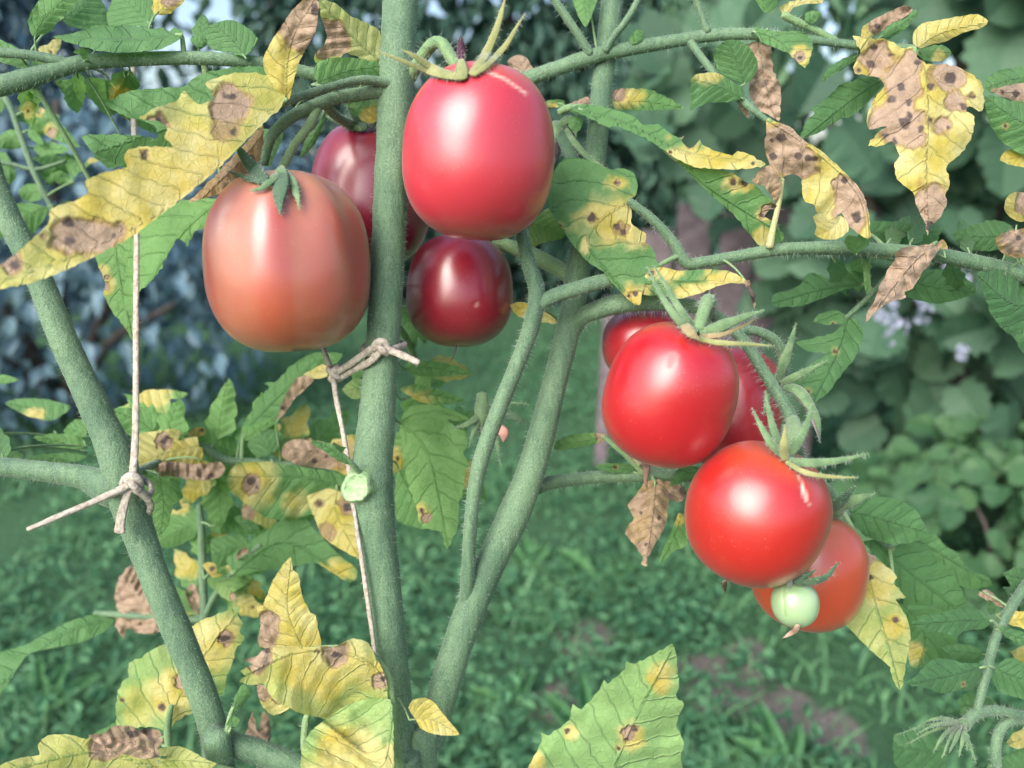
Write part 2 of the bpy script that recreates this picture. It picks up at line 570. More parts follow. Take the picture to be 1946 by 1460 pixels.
def woody(name, base, ends, r0, m, parent):
    mb = MB()
    base = Vector(base)
    for e in ends:
        e = Vector(e)
        mid = base.lerp(e, 0.5) + Vector((random.uniform(-.1, .1), random.uniform(-.1, .1), 0.08))
        C = catmull([tuple(base), tuple(mid), tuple(e)], 0.04)
        if len(C) < 4:
            C = np.array([tuple(base.lerp(e, k / 5)) for k in range(6)])
        V, F, _ = tube_world(C, np.linspace(r0, r0 * 0.35, len(C)), 7)
        mb.add(V, F)
    return link(name, mb.mesh(name, m), parent)

M_BARK = simple_mat('bark_greybrown', (0.055, 0.045, 0.042), (0.13, 0.11, 0.10), 30.0, 0.9, bump=0.8, dist=0.01)

def shrub(name, label, cat, ells, n_obj, n_stuff, smin, smax, templates, m_obj, m_stuff, base, ends, r0, mult=6, **kw):
    root = thing(name, label, cat, base)
    woody('stem', base, ends, r0, M_BARK, root)
    leaves = shell_leaves(ells, n_obj * mult + n_stuff, smin, smax, **kw)
    vis = sorted([l for l in leaves if in_frame(l[1])], key=lambda l: l[2])
    pick = vis[:n_obj]
    pid = set(id(l) for l in pick)
    rest = [l for l in leaves if id(l) not in pid]
    mes = [new_mesh('shrub_leaf', V, F, m_obj, False) for V, F in templates]
    rb = Vector(base)
    for i, (m3, c, _) in enumerate(pick):
        o = bpy.data.objects.new('leaf', mes[i % len(mes)])
        scene.collection.objects.link(o)
        o.parent = root
        o.matrix_local = Matrix.Translation(c - rb) @ m3.to_4x4()
    V, F = joined_leaves(rest, templates)
    o = link('foliage', new_mesh('foliage', V, F, m_stuff, False), root)
    o['kind'] = 'stuff'
    return root

T_HAZEL = [leaf_template(w, 0.15, s, 11, c, 0.14, dr, 0.58) for s, w, c, dr in ((1, 0.98, 0.10, 0.05), (2, 0.88, 0.18, 0.10), (3, 1.05, -0.08, 0.08), (6, 0.92, 0.14, 0.14))]
T_OVAL = [leaf_template(0.55, 0.05, s, 5, 0.10, 0.0, 0.2) for s in (4, 5)]
HZ = dict(scale=22.0, rough=0.55, trans=0.30, bump=0.0)
M_HZ_O = simple_mat('hazel_leaf', (0.028, 0.080, 0.050), (0.105, 0.210, 0.122), rand='object', **HZ)
M_HZ_S = simple_mat('hazel_foliage', (0.020, 0.060, 0.038), (0.080, 0.168, 0.098), rand='island', **HZ)
shrub('hazel_hedge', 'tall hedge of broad rounded green leaves right behind the tomato plants', 'hedge',
      [(1.22, 2.05, 1.35, 0.92, 0.55, 0.95), (1.62, 2.0, 0.72, 0.88, 0.5, 0.62), (2.3, 1.7, 1.1, 0.8, 0.5, 0.9)],
      300, 500, 0.080, 0.150, T_HAZEL, M_HZ_O, M_HZ_S,
      (1.5, 2.1, 0.0), [(0.9, 1.9, 1.5), (1.3, 2.0, 1.9), (1.9, 2.0, 1.7), (1.6, 1.8, 1.1), (2.3, 1.8, 1.5), (0.75, 2.0, 1.1)], 0.035,
      mult=3, inner=0.42, face=0.62, rnd=0.7, spin=1.1)
M_IV_O = simple_mat('creeper_leaf', (0.032, 0.095, 0.044), (0.085, 0.185, 0.078), rand='object', **HZ)
M_IV_S = simple_mat('creeper_foliage', (0.035, 0.100, 0.045), (0.085, 0.185, 0.075), rand='island', **HZ)
shrub('low_creeper', 'low mound of small light green leaves at the foot of the hedge', 'plant',
      [(1.02, 1.62, 0.20, 0.30, 0.22, 0.24), (1.38, 1.6, 0.22, 0.30, 0.25, 0.26)],
      130, 160, 0.032, 0.060, T_HAZEL, M_IV_O, M_IV_S, (1.1, 1.65, 0.0), [(0.95, 1.5, 0.3), (1.3, 1.55, 0.35)], 0.008, inner=0.6, face=0.5, spin=1.0)
BL = dict(scale=14.0, rough=0.42, trans=0.2, bump=0.2, dist=0.004)
M_BL_O = simple_mat('blue_green_leaf', (0.075, 0.150, 0.195), (0.190, 0.310, 0.370), rand='object', **BL)
M_BL_S = simple_mat('blue_green_foliage', (0.066, 0.140, 0.180), (0.180, 0.295, 0.350), rand='island', **BL)
shrub('blue_green_shrub', 'dark blue green shrub with small leaves standing on the lawn', 'shrub',
      [(-1.75, 3.05, 0.62, 0.85, 0.5, 0.72), (-2.5, 2.8, 0.9, 0.9, 0.6, 1.0), (-1.55, 3.4, 0.75, 0.8, 0.5, 0.50)],
      300, 2600, 0.05, 0.085, T_OVAL, M_BL_O, M_BL_S,
      (-1.8, 3.1, 0.0), [(-1.2, 2.8, 0.8), (-1.5, 2.75, 1.2), (-2.1, 2.8, 1.2), (-2.6, 2.7, 1.5), (-1.25, 2.9, 0.5), (-1.9, 2.6, 0.7)], 0.03, inner=0.5)

M_TR = [simple_mat('tree_foliage_' + s, a, b, 6.0, 0.5, 0.3, rand='island', bump=0) for s, a, b in (
    ('deep', (0.030, 0.090, 0.080), (0.095, 0.190, 0.130)), ('mid', (0.045, 0.125, 0.080), (0.135, 0.260, 0.130)), ('blue', (0.052, 0.115, 0.160), (0.140, 0.240, 0.290)))]
def tree(name, label, base, ells, n, smin, smax, m, h):
    root = thing(name, label, 'tree', base, 'trees at the far end of the lawn')
    mb = MB()
    C = catmull([base, (base[0] + 0.1, base[1], h * 0.5), (base[0] - 0.05, base[1], h)], 0.1)
    C = np.array([np.array(base) * (1 - k / 9) + np.array((base[0] + 0.1, base[1], h)) * (k / 9) for k in range(10)])
    V, F, _ = tube_world(C, np.linspace(0.12, 0.03, 10), 9)
    mb.add(V, F)
    link('trunk', mb.mesh('trunk', M_BARK), root)
    lv = shell_leaves(ells, n, smin, smax, inner=0.35)
    V, F = joined_leaves(lv, T_OVAL)
    o = link('crown', new_mesh('crown', V, F, m), root)
    o['kind'] = 'stuff'
tree('broadleaf_tree', 'dark tree with blue green crown beyond the blue green shrub', (-5.0, 7.2, 0), [(-5.0, 7.0, 2.3, 1.75, 1.2, 2.4)], 6500, 0.12, 0.20, M_TR[2], 3.6)
tree('broadleaf_tree', 'low bushy dark tree below the bright gap in the foliage', (-2.4, 5.9, 0), [(-2.5, 5.9, 0.72, 1.5, 0.7, 0.92)], 3000, 0.09, 0.15, M_TR[2], 1.2)
tree('broadleaf_tree', 'deep green tree filling the background behind the central stem', (-0.1, 6.3, 0), [(-0.3, 6.4, 1.9, 1.75, 0.9, 2.1), (0.9, 6.2, 1.2, 1.3, 0.8, 1.25)], 9500, 0.11, 0.19, M_TR[0], 3.2)
tree('broadleaf_tree', 'tall mid green tree rising behind the hazel hedge', (2.8, 6.0, 0), [(2.6, 6.0, 2.0, 1.9, 1.0, 2.3), (4.6, 5.0, 2.2, 1.6, 1.0, 2.4)], 8000, 0.12, 0.20, M_TR[1], 3.4)
tree('broadleaf_tree', 'sparse tree with bright sky showing through its thin crown', (-2.6, 9.0, 0), [(-3.2, 9.0, 3.0, 2.4, 0.9, 1.6)], 900, 0.14, 0.24, M_TR[1], 3.0)

# ---- picket fence seen between hedge and tomatoes
M_WOOD = simple_mat('weathered_picket_wood', (0.11, 0.088, 0.105), (0.20, 0.165, 0.185), 25.0, 0.85, bump=0.5, dist=0.004)
fence = thing('picket_fence', 'weathered grey purple picket fence between the lawn and the hedge', 'fence', (0.42, 2.52, 0))
def box(mb, c, s, rotz=0.0, roty=0.0):
    x, y, z = s[0] / 2, s[1] / 2, s[2] / 2
    V = [Vector((sx * x, sy * y, sz * z)) for sz in (-1, 1) for sy in (-1, 1) for sx in (-1, 1)]
    M = Matrix.Rotation(rotz, 3, 'Z') @ Matrix.Rotation(roty, 3, 'Y')
    V = [M @ v + Vector(c) for v in V]
    mb.add(V, [(0, 2, 3, 1), (4, 5, 7, 6), (0, 1, 5, 4), (2, 6, 7, 3), (0, 4, 6, 2), (1, 3, 7, 5)])
for px, ytop, w, ln in ((1150, 560, 0.038, 0.03), (1236, 432, 0.095, 0.0), (1302, 385, 0.10, 0.0), (1378, 400, 0.10, 0.02), (1450, 392, 0.10, -0.01), (1520, 396, 0.10, 0.0)):
    mb = MB()
    X = (px - 973) / FPX * 2.6
    top = P(px, ytop, 2.6).z
    box(mb, (X, 2.52, top / 2), (w, 0.022, top), 0.0, ln)
    link('picket', mb.mesh('picket', M_WOOD, False), fence)
for z in (0.25, 0.62):
    mb = MB()
    box(mb, (0.69, 2.551, z), (0.56, 0.035, 0.07))
    link('rail', mb.mesh('rail', M_WOOD, False), fence)

# ---- pale blossoms in the hedge
M_PETAL = simple_mat('pale_petal', (0.36, 0.40, 0.54), (0.50, 0.53, 0.64), 50.0, 0.6, 0.3, bump=0)
T_PET = leaf_template(0.8, 0.05, 9, 4, 0.1, 0.0, 0.1)
for k, (px, py, d, lab) in enumerate(((1688, 612, 1.42, 'pale blossom cluster just below the dry curled leaf'), (1748, 588, 1.45, 'small pale blossom cluster between two hedge leaves'),
                                 (1825, 522, 1.45, 'pale blossom cluster tucked under the thick bent leaf stalk'), (1822, 668, 1.42, 'single tiny pale blossom low in the hedge'))):
    c = P(px, py, d)
    fl = thing('hedge_blossom', lab, 'flower', c, 'pale blossoms in the hedge')
    me = new_mesh('petal', *T_PET, M_PETAL)
    for j in range((16, 9, 10, 4)[k]):
        o = bpy.data.objects.new('petal', me)
        scene.collection.objects.link(o); o.parent = fl
        v = Vector((random.gauss(0, 1), random.gauss(-0.6, 0.6), random.gauss(0.2, 1)))
        m3 = frame_from(v + Vector((0, -1.5, 0.6)), Vector((random.gauss(0, 1), 0, random.gauss(0, 1)))) * random.uniform(0.014, 0.022)
        o.matrix_local = Matrix.Translation(v * (0.017, 0.013, 0.014, 0.006)[k]) @ m3.to_4x4()

# ---- single broad weeds in the lawn
M_WEED = simple_mat('weed_leaf', (0.06, 0.19, 0.075), (0.15, 0.33, 0.14), 40.0, 0.5, 0.35, rand='object')
T_WEED = [leaf_template(0.28, 0.05, s, 6, 0.2, 0.0, 0.3) for s in (11, 12)] + [leaf_template(0.42, 0.25, 13, 8, 0.2, 0.0, 0.25)]
mes_weed = [new_mesh('weed_leaf', V, F, M_WEED) for V, F in T_WEED]
for px, py, size, lean, nl, lab in ((965, 1350, 0.085, 0.15, 3, 'upright narrow weed leaf beside the bare soil patch'), (1120, 1405, 0.11, -0.9, 3, 'weed with a long pale arching leaf on the lawn'),
                           (90, 1345, 0.10, 0.1, 3, 'upright pale weed below the drooping green leaf'), (1490, 1480, 0.12, 0.35, 4, 'broad weed leaf standing on the lawn below the green fruit'),
                           (1000, 1080, 0.10, 0.2, 5, 'leafy weed on the lawn behind the forked stem'), (700, 1180, 0.09, 0.4, 5, 'weed rosette on the lawn behind the central stem'),
                           (1130, 1110, 0.11, -0.3, 5, 'weed tuft on the lawn behind the fork')):
    g = ground_at(px, py)
    w = thing('broadleaf_weed', lab, 'weed', g, 'weeds in the lawn')
    for j in range(nl):
        o = bpy.data.objects.new('leaf', mes_weed[j % 3])
        scene.collection.objects.link(o); o.parent = w
        az = random.uniform(0, 6.28); ln = abs(lean) + (0 if j == 0 else random.uniform(0.4, 1.1))
        tip = Vector((math.copysign(ln, lean) if j == 0 else ln * math.cos(az), -0.15 if j == 0 else ln * math.sin(az), 1))
        m3 = frame_from(Vector((random.gauss(0, .2), -1, 0.6)), tip) * size * random.uniform(0.75, 1.1)
        o.matrix_local = m3.to_4x4()

# ---- clover and other ground cover
def cover():
    n = 34000
    Y = 0.9 + 3.6 * rng.random(n) ** 1.4
    X = (rng.random(n) - 0.5) * 2 * (0.35 + 0.78 * Y)
    out = []
    bm_ = bare_mask(X, Y)
    for x, y, b in zip(X, Y, bm_):
        if random.random() < b * 0.5 or noise.noise(Vector((x * 2.3, y * 2.3, 5))) < random.uniform(-0.5, 0.25):
            continue
        s = random.uniform(0.012, 0.030)
        m3 = frame_from((random.gauss(0, .45), random.gauss(-.2, .45), 1), (random.gauss(0, 1), random.gauss(0, 1), random.uniform(-.2, .6))) * s
        out.append((m3, Vector((x, y, random.uniform(0.006, 0.045))), y))
    return joined_leaves(out, [leaf_template(0.8, 0.05, 21, 3, 0.1, 0.0, 0.1), leaf_template(0.5, 0.2, 22, 3, 0.1, 0.0, 0.2)])
M_CLOV = simple_mat('clover_leaf', (0.050, 0.175, 0.092), (0.165, 0.370, 0.180), 5.0, 0.5, 0.3, rand='island', bump=0)
cv = cover()
clov = link('clover', new_mesh('clover', cv[0], cv[1], M_CLOV))
clov['kind'] = 'stuff'
tag(clov, 'small clover and weed leaves spread through the lawn', 'ground cover')

# ================================================================== tomato plants
def W2P(w):
    q = Vector(w) - cam.location
    d = q.y * CP - q.z * SP
    return (973 + q.x / d * FPX, 730 - (q.y * SP + q.z * CP) / d * FPX, d)

BR = {}      # branch name -> (object, world samples, radii)

def hairs(C, rad, N, parent, density, lmin, lmax, seg, name='stem_hair', m=None):
    """fine pale hairs standing on a stalk: real geometry, one part"""
    n = len(C)
    V, F = [], []
    step = np.linalg.norm(np.diff(C, axis=0), axis=1)
    tot = step.sum() / (0.31 / FPX)
    cnt = int(tot * density)
    cum = np.concatenate([[0], np.cumsum(step)])
    for _ in range(cnt):
        s = random.random() * cum[-1]
        i = min(n - 2, int(np.searchsorted(cum, s) - 1)); i = max(i, 0)
        f = (s - cum[i]) / max(step[i], 1e-9)
        k = random.randrange(seg)
        c = C[i] * (1 - f) + C[i + 1] * f
        nr = N[i * seg + k] + np.array([random.gauss(0, .28) for _ in range(3)])
        nr /= np.linalg.norm(nr)
        r = rad[i] * (1 - f) + rad[i + 1] * f
        px = 0.31 / FPX
        L = random.uniform(lmin, lmax) * px
        w = random.uniform(0.28, 0.48) * px
        p0 = c + N[i * seg + k] * r * 0.96
        t1 = np.cross(nr, [0.3, 0.5, 0.8]); t1 /= np.linalg.norm(t1); t2 = np.cross(nr, t1)
        b = len(V)
        droop = np.array([0, 0, -0.25 * L * random.random()])
        for a in (0, 2.09, 4.19):
            V.append(p0 + w * (math.cos(a) * t1 + math.sin(a) * t2))
        V.append(p0 + nr * L + droop)
        F += [(b, b + 1, b + 3), (b + 1, b + 2, b + 3), (b + 2, b, b + 3)]
    if V:
        o = link(name, new_mesh(name, V, F, m or M_HAIR, False), parent)
        o['kind'] = 'stuff'

def stalk(key, name, plant, spec, m=None, hair=0.8, seg=14, rib=0.035, lmin=4, lmax=13, to_ground=False):
    K = [p for p in pts(spec)]
    if to_ground:
        w = P(*K[-1][:3]); g = Vector((w.x + 0.02, w.y + 0.03, -0.02))
        a, b, d = W2P(g)
        m_ = W2P(w.lerp(g, 0.45) + Vector((0.0, 0.004, 0)))
        K.append((*m_, K[-1][3])); K.append((a, b, d, K[-1][3]))
    S = catmull(K, 5.0)
    C = PA(S[:, 0], S[:, 1], S[:, 2])
    ph = random.uniform(0, 6)
    wob = np.array([1 + 0.035 * noise.noise(Vector((i * 0.09, ph, 1.0))) + 0.03 * noise.noise(Vector((i * 0.3, ph, 4.0))) for i in range(len(S))])
    rad = S[:, 3] * S[:, 2] / FPX * wob
    V, F, N = tube_world(C, rad, seg, rib, ph)
    o = link(name, new_mesh(name, V, F, m or M_STEM), plant)
    BR[key] = (o, C, rad)
    if hair > 0:
        vis = (S[:, 1] < 1520)
        k = int(vis.sum())
        if k > 3:
            hairs(C[:k], rad[:k], N[:k * seg], o, hair, lmin, lmax, seg)
    return o

def smooth_poly(O, tooth, seg, rr):
    """subdivide an outline and give it small uneven teeth"""
    O = np.asarray(O, float)
    n = len(O)
    out = []
    cen = O.mean(0)
    for i in range(n):
        a, b = O[i], O[(i + 1) % n]
        p, q = O[i - 1], O[(i + 2) % n]
        L = np.hypot(*(b - a))
        k = max(1, int(round(L / seg)))
        t_ = (b - a) / max(L, 1e-6)
        nv = np.array([t_[1], -t_[0]])
        if np.dot(nv, (a + b) / 2 - cen) < 0:
            nv = -nv
        for j in range(k):
            t = j / k
            # rounded between corners: mild Catmull-Rom blended with the straight edge
            cr = 0.5 * (2 * a + (b - p) * t + (2 * p - 5 * a + 4 * b - q) * t * t + (3 * a - p - 3 * b + q) * t ** 3)
            s = a * (1 - t) + b * t
            pt = 0.55 * cr + 0.45 * s
            if j > 0:
                saw = ((j % 3) / 3.0 - 0.33)
                pt = pt + nv * tooth * (saw * 1.3 + 0.6 * rr.uniform(-1, 1))
            out.append(pt)
    return np.array(out)

def blob(X, Y, spec, seed, soft=0.6):
    m = np.zeros(len(X))
    for j, (cx, cy, r, *k) in enumerate(spec):
        st = k[0] if k else 1.0
        asp = k[1] if len(k) > 1 else 1.0      # stretch in x
        nz = np.array([noise.noise(Vector((x * 1.7 / r, y * 1.7 / r, seed + j * 3.1))) for x, y in zip(X, Y)])
        d = np.hypot((X - cx) / asp, Y - cy) / r + nz * 0.45
        m = np.maximum(m, st * np.clip((1.15 + soft * 0.4 - d) / soft, 0, 1))
    return m

LEAF_N = [0]
def leaf(br, o, rib, d=(0.31, 0.31), y=0.0, tone=0.5, Y=(), B=(), S=(), fold=0.35, tilt=0.0, curl=0.0, wr=1.0, tooth=2.0, b=0.0,
         name='leaflet', attach=True, grid=None, bow=0.0, seg=7.0):
    """one leaf blade: outline and midrib in photo pixels, own distances, folded along its midrib, bowed, quilted and wrinkled"""
    LEAF_N[0] += 1
    seed = LEAF_N[0] * 7.77
    rr = random.Random(LEAF_N[0])
    O = smooth_poly(pts(o), tooth, seg, rr)
    Rb = catmull(pts(rib), 4.0)
    size = max(np.ptp(O[:, 0]), np.ptp(O[:, 1]))
    g = grid or max(4.0, size / 46.0)
    xs = np.arange(O[:, 0].min(), O[:, 0].max(), g); ys = np.arange(O[:, 1].min(), O[:, 1].max(), g * 0.88)
    I = []
    for j, yy in enumerate(ys):
        for xx in xs:
            I.append((xx + (g / 2 if j % 2 else 0) + rr.uniform(-.12, .12) * g, yy))
    # keep grid points inside the outline and off its edge
    I = np.array(I)
    x0, y0 = O[:, 0], O[:, 1]; x1, y1 = np.roll(x0, -1), np.roll(y0, -1)
    ins = np.zeros(len(I), bool)
    mind = np.full(len(I), 1e9)
    for a, b_, c, e in zip(x0, y0, x1, y1):
        cond = ((b_ > I[:, 1]) != (e > I[:, 1]))
        with np.errstate(divide='ignore', invalid='ignore'):
            xi = (c - a) * (I[:, 1] - b_) / (e - b_ + 1e-12) + a
        ins ^= cond & (I[:, 0] < xi)
        mind = np.minimum(mind, np.hypot(I[:, 0] - a, I[:, 1] - b_))
    I = I[ins & (mind > g * 0.5)]
    allp = [Vector(p) for p in O] + [Vector(p) for p in I]
    n = len(O)
    vs, _, fs, *_r = delaunay_2d_cdt(allp, [], [list(range(n))], 1, 1e-4)
    XY = np.array([(v.x, v.y) for v in vs])
    # coordinates along / across the midrib
    D = np.hypot(XY[:, None, 0] - Rb[None, :, 0], XY[:, None, 1] - Rb[None, :, 1])
    k = D.argmin(1)
    k0 = np.clip(k, 0, len(Rb) - 2)
    T = Rb[k0 + 1] - Rb[k0]; T /= np.linalg.norm(T, axis=1)[:, None] + 1e-9
    rel = XY - Rb[k0]
    along = k0 * 4.0 + (rel * T).sum(1)
    t = T[:, 0] * rel[:, 1] - T[:, 1] * rel[:, 0]
    Lr = 4.0 * (len(Rb) - 1)
    s = np.clip(along / Lr, -0.2, 1.2)
    px = 0.5 * (d[0] + d[1]) / FPX
    per = min(46.0, max(12.0, Lr / 6.5))
    side = (t > 0).astype(float)
    av, tv = along / per, np.abs(t) / per
    wmax = max(np.abs(t).max(), 1.0)
    q = av - tv * 0.75 + side * 0.45
    quilt = np.abs(((q + 0.5) % 1.0) - 0.5) * 2.0          # 0 on veins, 1 between them
    nz = np.array([noise.noise(Vector((x * 0.022, yy * 0.022, seed))) for x, yy in XY])
    nz2 = np.array([noise.noise(Vector((x * 0.07, yy * 0.07, seed + 5))) for x, yy in XY])
    edge = np.clip(np.abs(t) / wmax, 0, 1)
    bm = blob(XY[:, 0], XY[:, 1], B, seed + 20) if B else np.zeros(len(XY))
    bm = np.maximum(bm, b)
    ym = np.maximum(blob(XY[:, 0], XY[:, 1], Y, seed + 40, 1.0) if Y else 0.0, y) * np.ones(len(XY))
    ym = np.maximum(ym, bm * 0.9)
    S = [(q_[0], q_[1], q_[2] * 0.86, *q_[3:]) for q_ in S]
    sm = blob(XY[:, 0], XY[:, 1], S, seed + 60) if S else np.zeros(len(XY))
    if S:                                                   # a tan halo round each dark spot
        bm = np.maximum(bm, 0.52 * blob(XY[:, 0], XY[:, 1], [(x, yy, r * 1.7, 1.0) for x, yy, r, *_ in S], seed + 61, 0.9))
        ym = np.maximum(ym, blob(XY[:, 0], XY[:, 1], [(x, yy, r * 2.4, 0.55) for x, yy, r, *_ in S], seed + 62, 1.2))
    dep = d[0] + (d[1] - d[0]) * s
    dep = dep + px * (fold * np.abs(t) + tilt * t + curl * t * t / wmax)
    dep = dep + px * bow * Lr * 4 * np.clip(s, 0, 1) * (1 - np.clip(s, 0, 1)) * -1
    dep = dep + px * wr * (nz * (4.0 + 6.0 * edge) + 9.0 * edge ** 4 * np.sign(nz) * np.abs(nz) ** 0.5 + nz2 * 1.2 - quilt * 2.8 * np.clip(tv * 3, 0, 1) + bm * (nz2 * 3.5))
    W = PA(XY[:, 0], XY[:, 1], dep)
    mb = MB()
    mb.add(W, fs)
    nb = len(W)
    bo = BR.get(br)
    if attach and bo is not None:
        bp = P(Rb[0, 0], Rb[0, 1], d[0])
        dist = np.linalg.norm(bo[1] - np.array(bp), axis=1)
        j = int(dist.argmin())
        if dist[j] > bo[2][j] * 1.1:
            e = Vector(bo[1][j])
            midp = bp.lerp(e, 0.5) + Vector((0, 0, 0.10 * dist[j]))
            C = []
            for u in np.linspace(0, 1, 9):
                C.append(np.array(bp) * (1 - u) ** 2 + 2 * u * (1 - u) * np.array(midp) + np.array(e) * u * u)
            pr = min(5.5, max(2.2, Lr * 0.022)) * px
            # start a little inside the blade
            r0 = Rb[min(3, len(Rb) - 1)]
            C = [np.array(P(r0[0], r0[1], d[0] + px * 1.5))] + C
            V2, F2, _ = tube_world(np.array(C), np.linspace(pr * 0.7, pr * 1.15, len(C)), 8)
            mb.add(V2, F2, 1)
    me = mb.mesh('leaf_blade', [M_LEAF, M_STEMY])
    ex = len(mb.V) - nb
    pad = lambda a: np.concatenate([a, np.zeros(ex)])
    fattr(me, 'yel', pad(ym)); fattr(me, 'brn', pad(bm)); fattr(me, 'spt', pad(sm))
    fattr(me, 'tone', np.full(nb + ex, tone))
    vattr(me, 'vv', np.concatenate([np.stack([av, tv, side], 1), np.zeros((ex, 3))]))
    parent = bo[0] if bo is not None else br
    return link(name, me, parent)

# ------------------------------------------------------------------ the three plants and their stalks
base_of = lambda x, y, d: Vector((P(x, y, d).x + 0.02, P(x, y, d).y + 0.03, 0.0))
pA = thing('tomato_plant', 'tomato plant with slanting green stem tied by a long upright string', 'plant', base_of(430, 1500, .31))
pB = thing('tomato_plant', 'tomato plant with the thick straight stem and a pale cut stump on it', 'plant', base_of(770, 1500, .31))
pC = thing('tomato_plant', 'tomato plant with a hairy forked stem leaning to the hedge', 'plant', base_of(815, 1500, .325))
pD = thing('tomato_plant', 'tomato plant with small dark leaves and spidery dried flower by the hedge', 'plant', (P(2030, 1500, .36).x, P(2030, 1500, .36).y, 0))

# left plant
stalk('A', 'main_stem', pA, '-480,-760,.36,12 -260,-300,.335,16 -60,160,.318,18.9 -28,290,.316,19.8 10,400,.314,21.5 74,530,.312,23.2 122,650,.311,24.9 185,785,.31,27.5 222,870,.309,31.8 240,945,.309,32.7 268,1025,.309,28.4 295,1100,.308,26.7 377,1300,.308,25.8 412,1410,.308,25.8 428,1500,.308,24.1', hair=1.5, to_ground=True)
stalk('A1', 'branch', pA, '-330,840,.325,12 -180,862,.316,14 -60,880,.31,17 60,893,.309,19 150,905,.309,22 180,914,.309,27 212,928,.309,36 240,945,.31,30')
stalk('A2', 'branch', pA, '405,1385,.309,18.0 440,1412,.308,21.6 490,1428,.308,22.5 545,1448,.307,20.7 640,1495,.306,19.8')
stalk('A2b', 'shoot', pA, '430,1415,.303,7 434,1380,.300,6 441,1350,.299,4 458,1318,.298,3', M_STEMY, 0.5, 8)
# leaf stalks behind, between the stems
stalk('A3', 'leaf_stalk', pA, '395,1500,.40,8 388,1320,.415,8 388,1170,.42,8 385,1080,.42,8 382,1000,.42,7 378,960,.42,6', M_STEM, 0.3, 8)
stalk('A4', 'leaf_stalk', pA, '180,1165,.43,5 250,1170,.425,6 330,1176,.42,6 388,1178,.42,6', M_STEM, 0.3, 8)
stalk('A5', 'leaf_stalk', pA, '388,1175,.42,6 410,1130,.415,6 440,1090,.41,5 495,1035,.40,5', M_STEM, 0.3, 8)
stalk('A6', 'leaf_stalk', pA, '240,905,.33,9 300,880,.37,9 365,845,.39,9 430,875,.395,8 500,880,.40,8 580,890,.40,7 660,935,.40,6', M_STEM, 0.4, 8)
stalk('A7', 'leaf_stalk', pA, '320,1500,.33,8 322,1440,.332,7 318,1385,.335,7 326,1340,.338,5', M_STEMY, 0.3, 8)
stalk('A8', 'leaf_stalk', pA, '520,1490,.30,8 380,1452,.297,7 250,1448,.294,7 100,1468,.29,6', M_STEMY, 0.3, 8)
stalk('A9', 'leaf_stalk', pA, '-40,150,.44,8 12,190,.43,6 40,260,.43,6 62,320,.43,6 85,370,.43,5 112,420,.43,5', M_STEM, 0.2, 8)
stalk('A10', 'leaf_stalk', pA, '-30,308,.43,4 20,312,.43,4 68,322,.43,4 125,306,.43,3', M_STEM, 0.2, 6)

# central plant
stalk('B', 'main_stem', pB, '800,-900,.36,24 778,-400,.335,31 765,-60,.317,34.2 762,0,.317,34.2 757,100,.316,33.2 753,200,.316,33.2 745,350,.316,33.2 738,500,.315,32.3 729,640,.314,32.3 722,730,.313,33.2 715,820,.312,36.1 707,900,.311,40.9 708,950,.311,41.8 718,1020,.311,36.1 729,1100,.311,32.3 740,1200,.311,31.3 752,1330,.311,31.3 766,1460,.311,31.3 772,1520,.311,31.3', hair=1.5, to_ground=True)
stalk('B1', 'branch', pB, '-420,300,.34,9 -230,225,.328,14 -70,178,.318,19.5 0,163,.317,19.5 50,150,.316,18.6 100,135,.315,15.8 165,118,.314,14.0 250,113,.314,13.0 350,110,.315,12.1 440,114,.317,12.1 520,124,.32,12.1 590,140,.324,12.1 660,152,.326,12.1 745,168,.322,14.0', hair=1.2)
stalk('B1b', 'branch', pB, '-60,92,.312,8 0,100,.312,9 50,104,.312,9 100,113,.313,10 150,128,.314,10', hair=0.8, seg=10)
stalk('B2', 'truss_stalk', pB, '745,168,.314,15 690,178,.312,13 640,186,.309,12 600,200,.306,12 550,225,.303,11 515,262,.302,10 500,312,.303,9', hair=0.9, seg=12)
stalk('B2b', 'truss_stalk', pB, '605,200,.307,9 590,235,.304,9 560,275,.301,8 540,312,.299,8 530,335,.298,9', M_STEMY, 0.9, 10)
stalk('B2c', 'truss_stalk', pB, '615,198,.309,9 640,222,.325,9 672,240,.345,9 690,248,.352,9', M_STEM, 0.6, 10)
stalk('B3', 'leaf_stalk', pB, '745,160,.312,10 690,152,.306,9 630,165,.300,8 575,182,.293,8 540,195,.288,8', M_STEM, 0.8, 10)
stalk('B4', 'branch', pB, '770,212,.322,14.9 850,205,.335,14.9 930,180,.342,14.0 990,155,.342,14.0 1060,130,.34,14.0 1120,110,.338,14.9 1160,100,.336,13.0 1290,77,.332,12.1 1360,67,.33,11.2 1440,66,.328,10.2 1560,78,.325,8.4 1640,88,.321,7.4 1735,93,.316,7.4', hair=1.1)
stalk('B4a', 'branch', pB, '1122,104,.336,9 1105,75,.334,8 1080,38,.332,8 1040,-20,.330,8', hair=0.7, seg=10)
stalk('B4b', 'branch', pB, '1150,98,.334,8 1170,65,.331,7 1190,40,.329,7 1225,-20,.327,7', hair=0.7, seg=10)
stalk('B4c', 'branch', pB, '1345,62,.329,8 1332,25,.328,7 1316,-20,.327,7', hair=0.7, seg=10)
stalk('B4d', 'branch', pB, '1312,80,.330,7 1340,118,.326,7 1375,160,.322,7 1420,200,.318,7 1462,232,.314,5', hair=0.6, seg=10)
stalk('B4e', 'branch', pB, '1590,80,.324,7 1550,58,.324,7 1510,40,.323,7 1488,28,.322,7', M_STEMY, 0.5, 10)
stalk('B5', 'truss_stalk', pB, '778,150,.316,12 800,112,.308,12 822,84,.303,12 840,84,.301,12 858,112,.299,12 878,140,.298,13', M_STEMY, 1.4, 12, lmin=8, lmax=20)
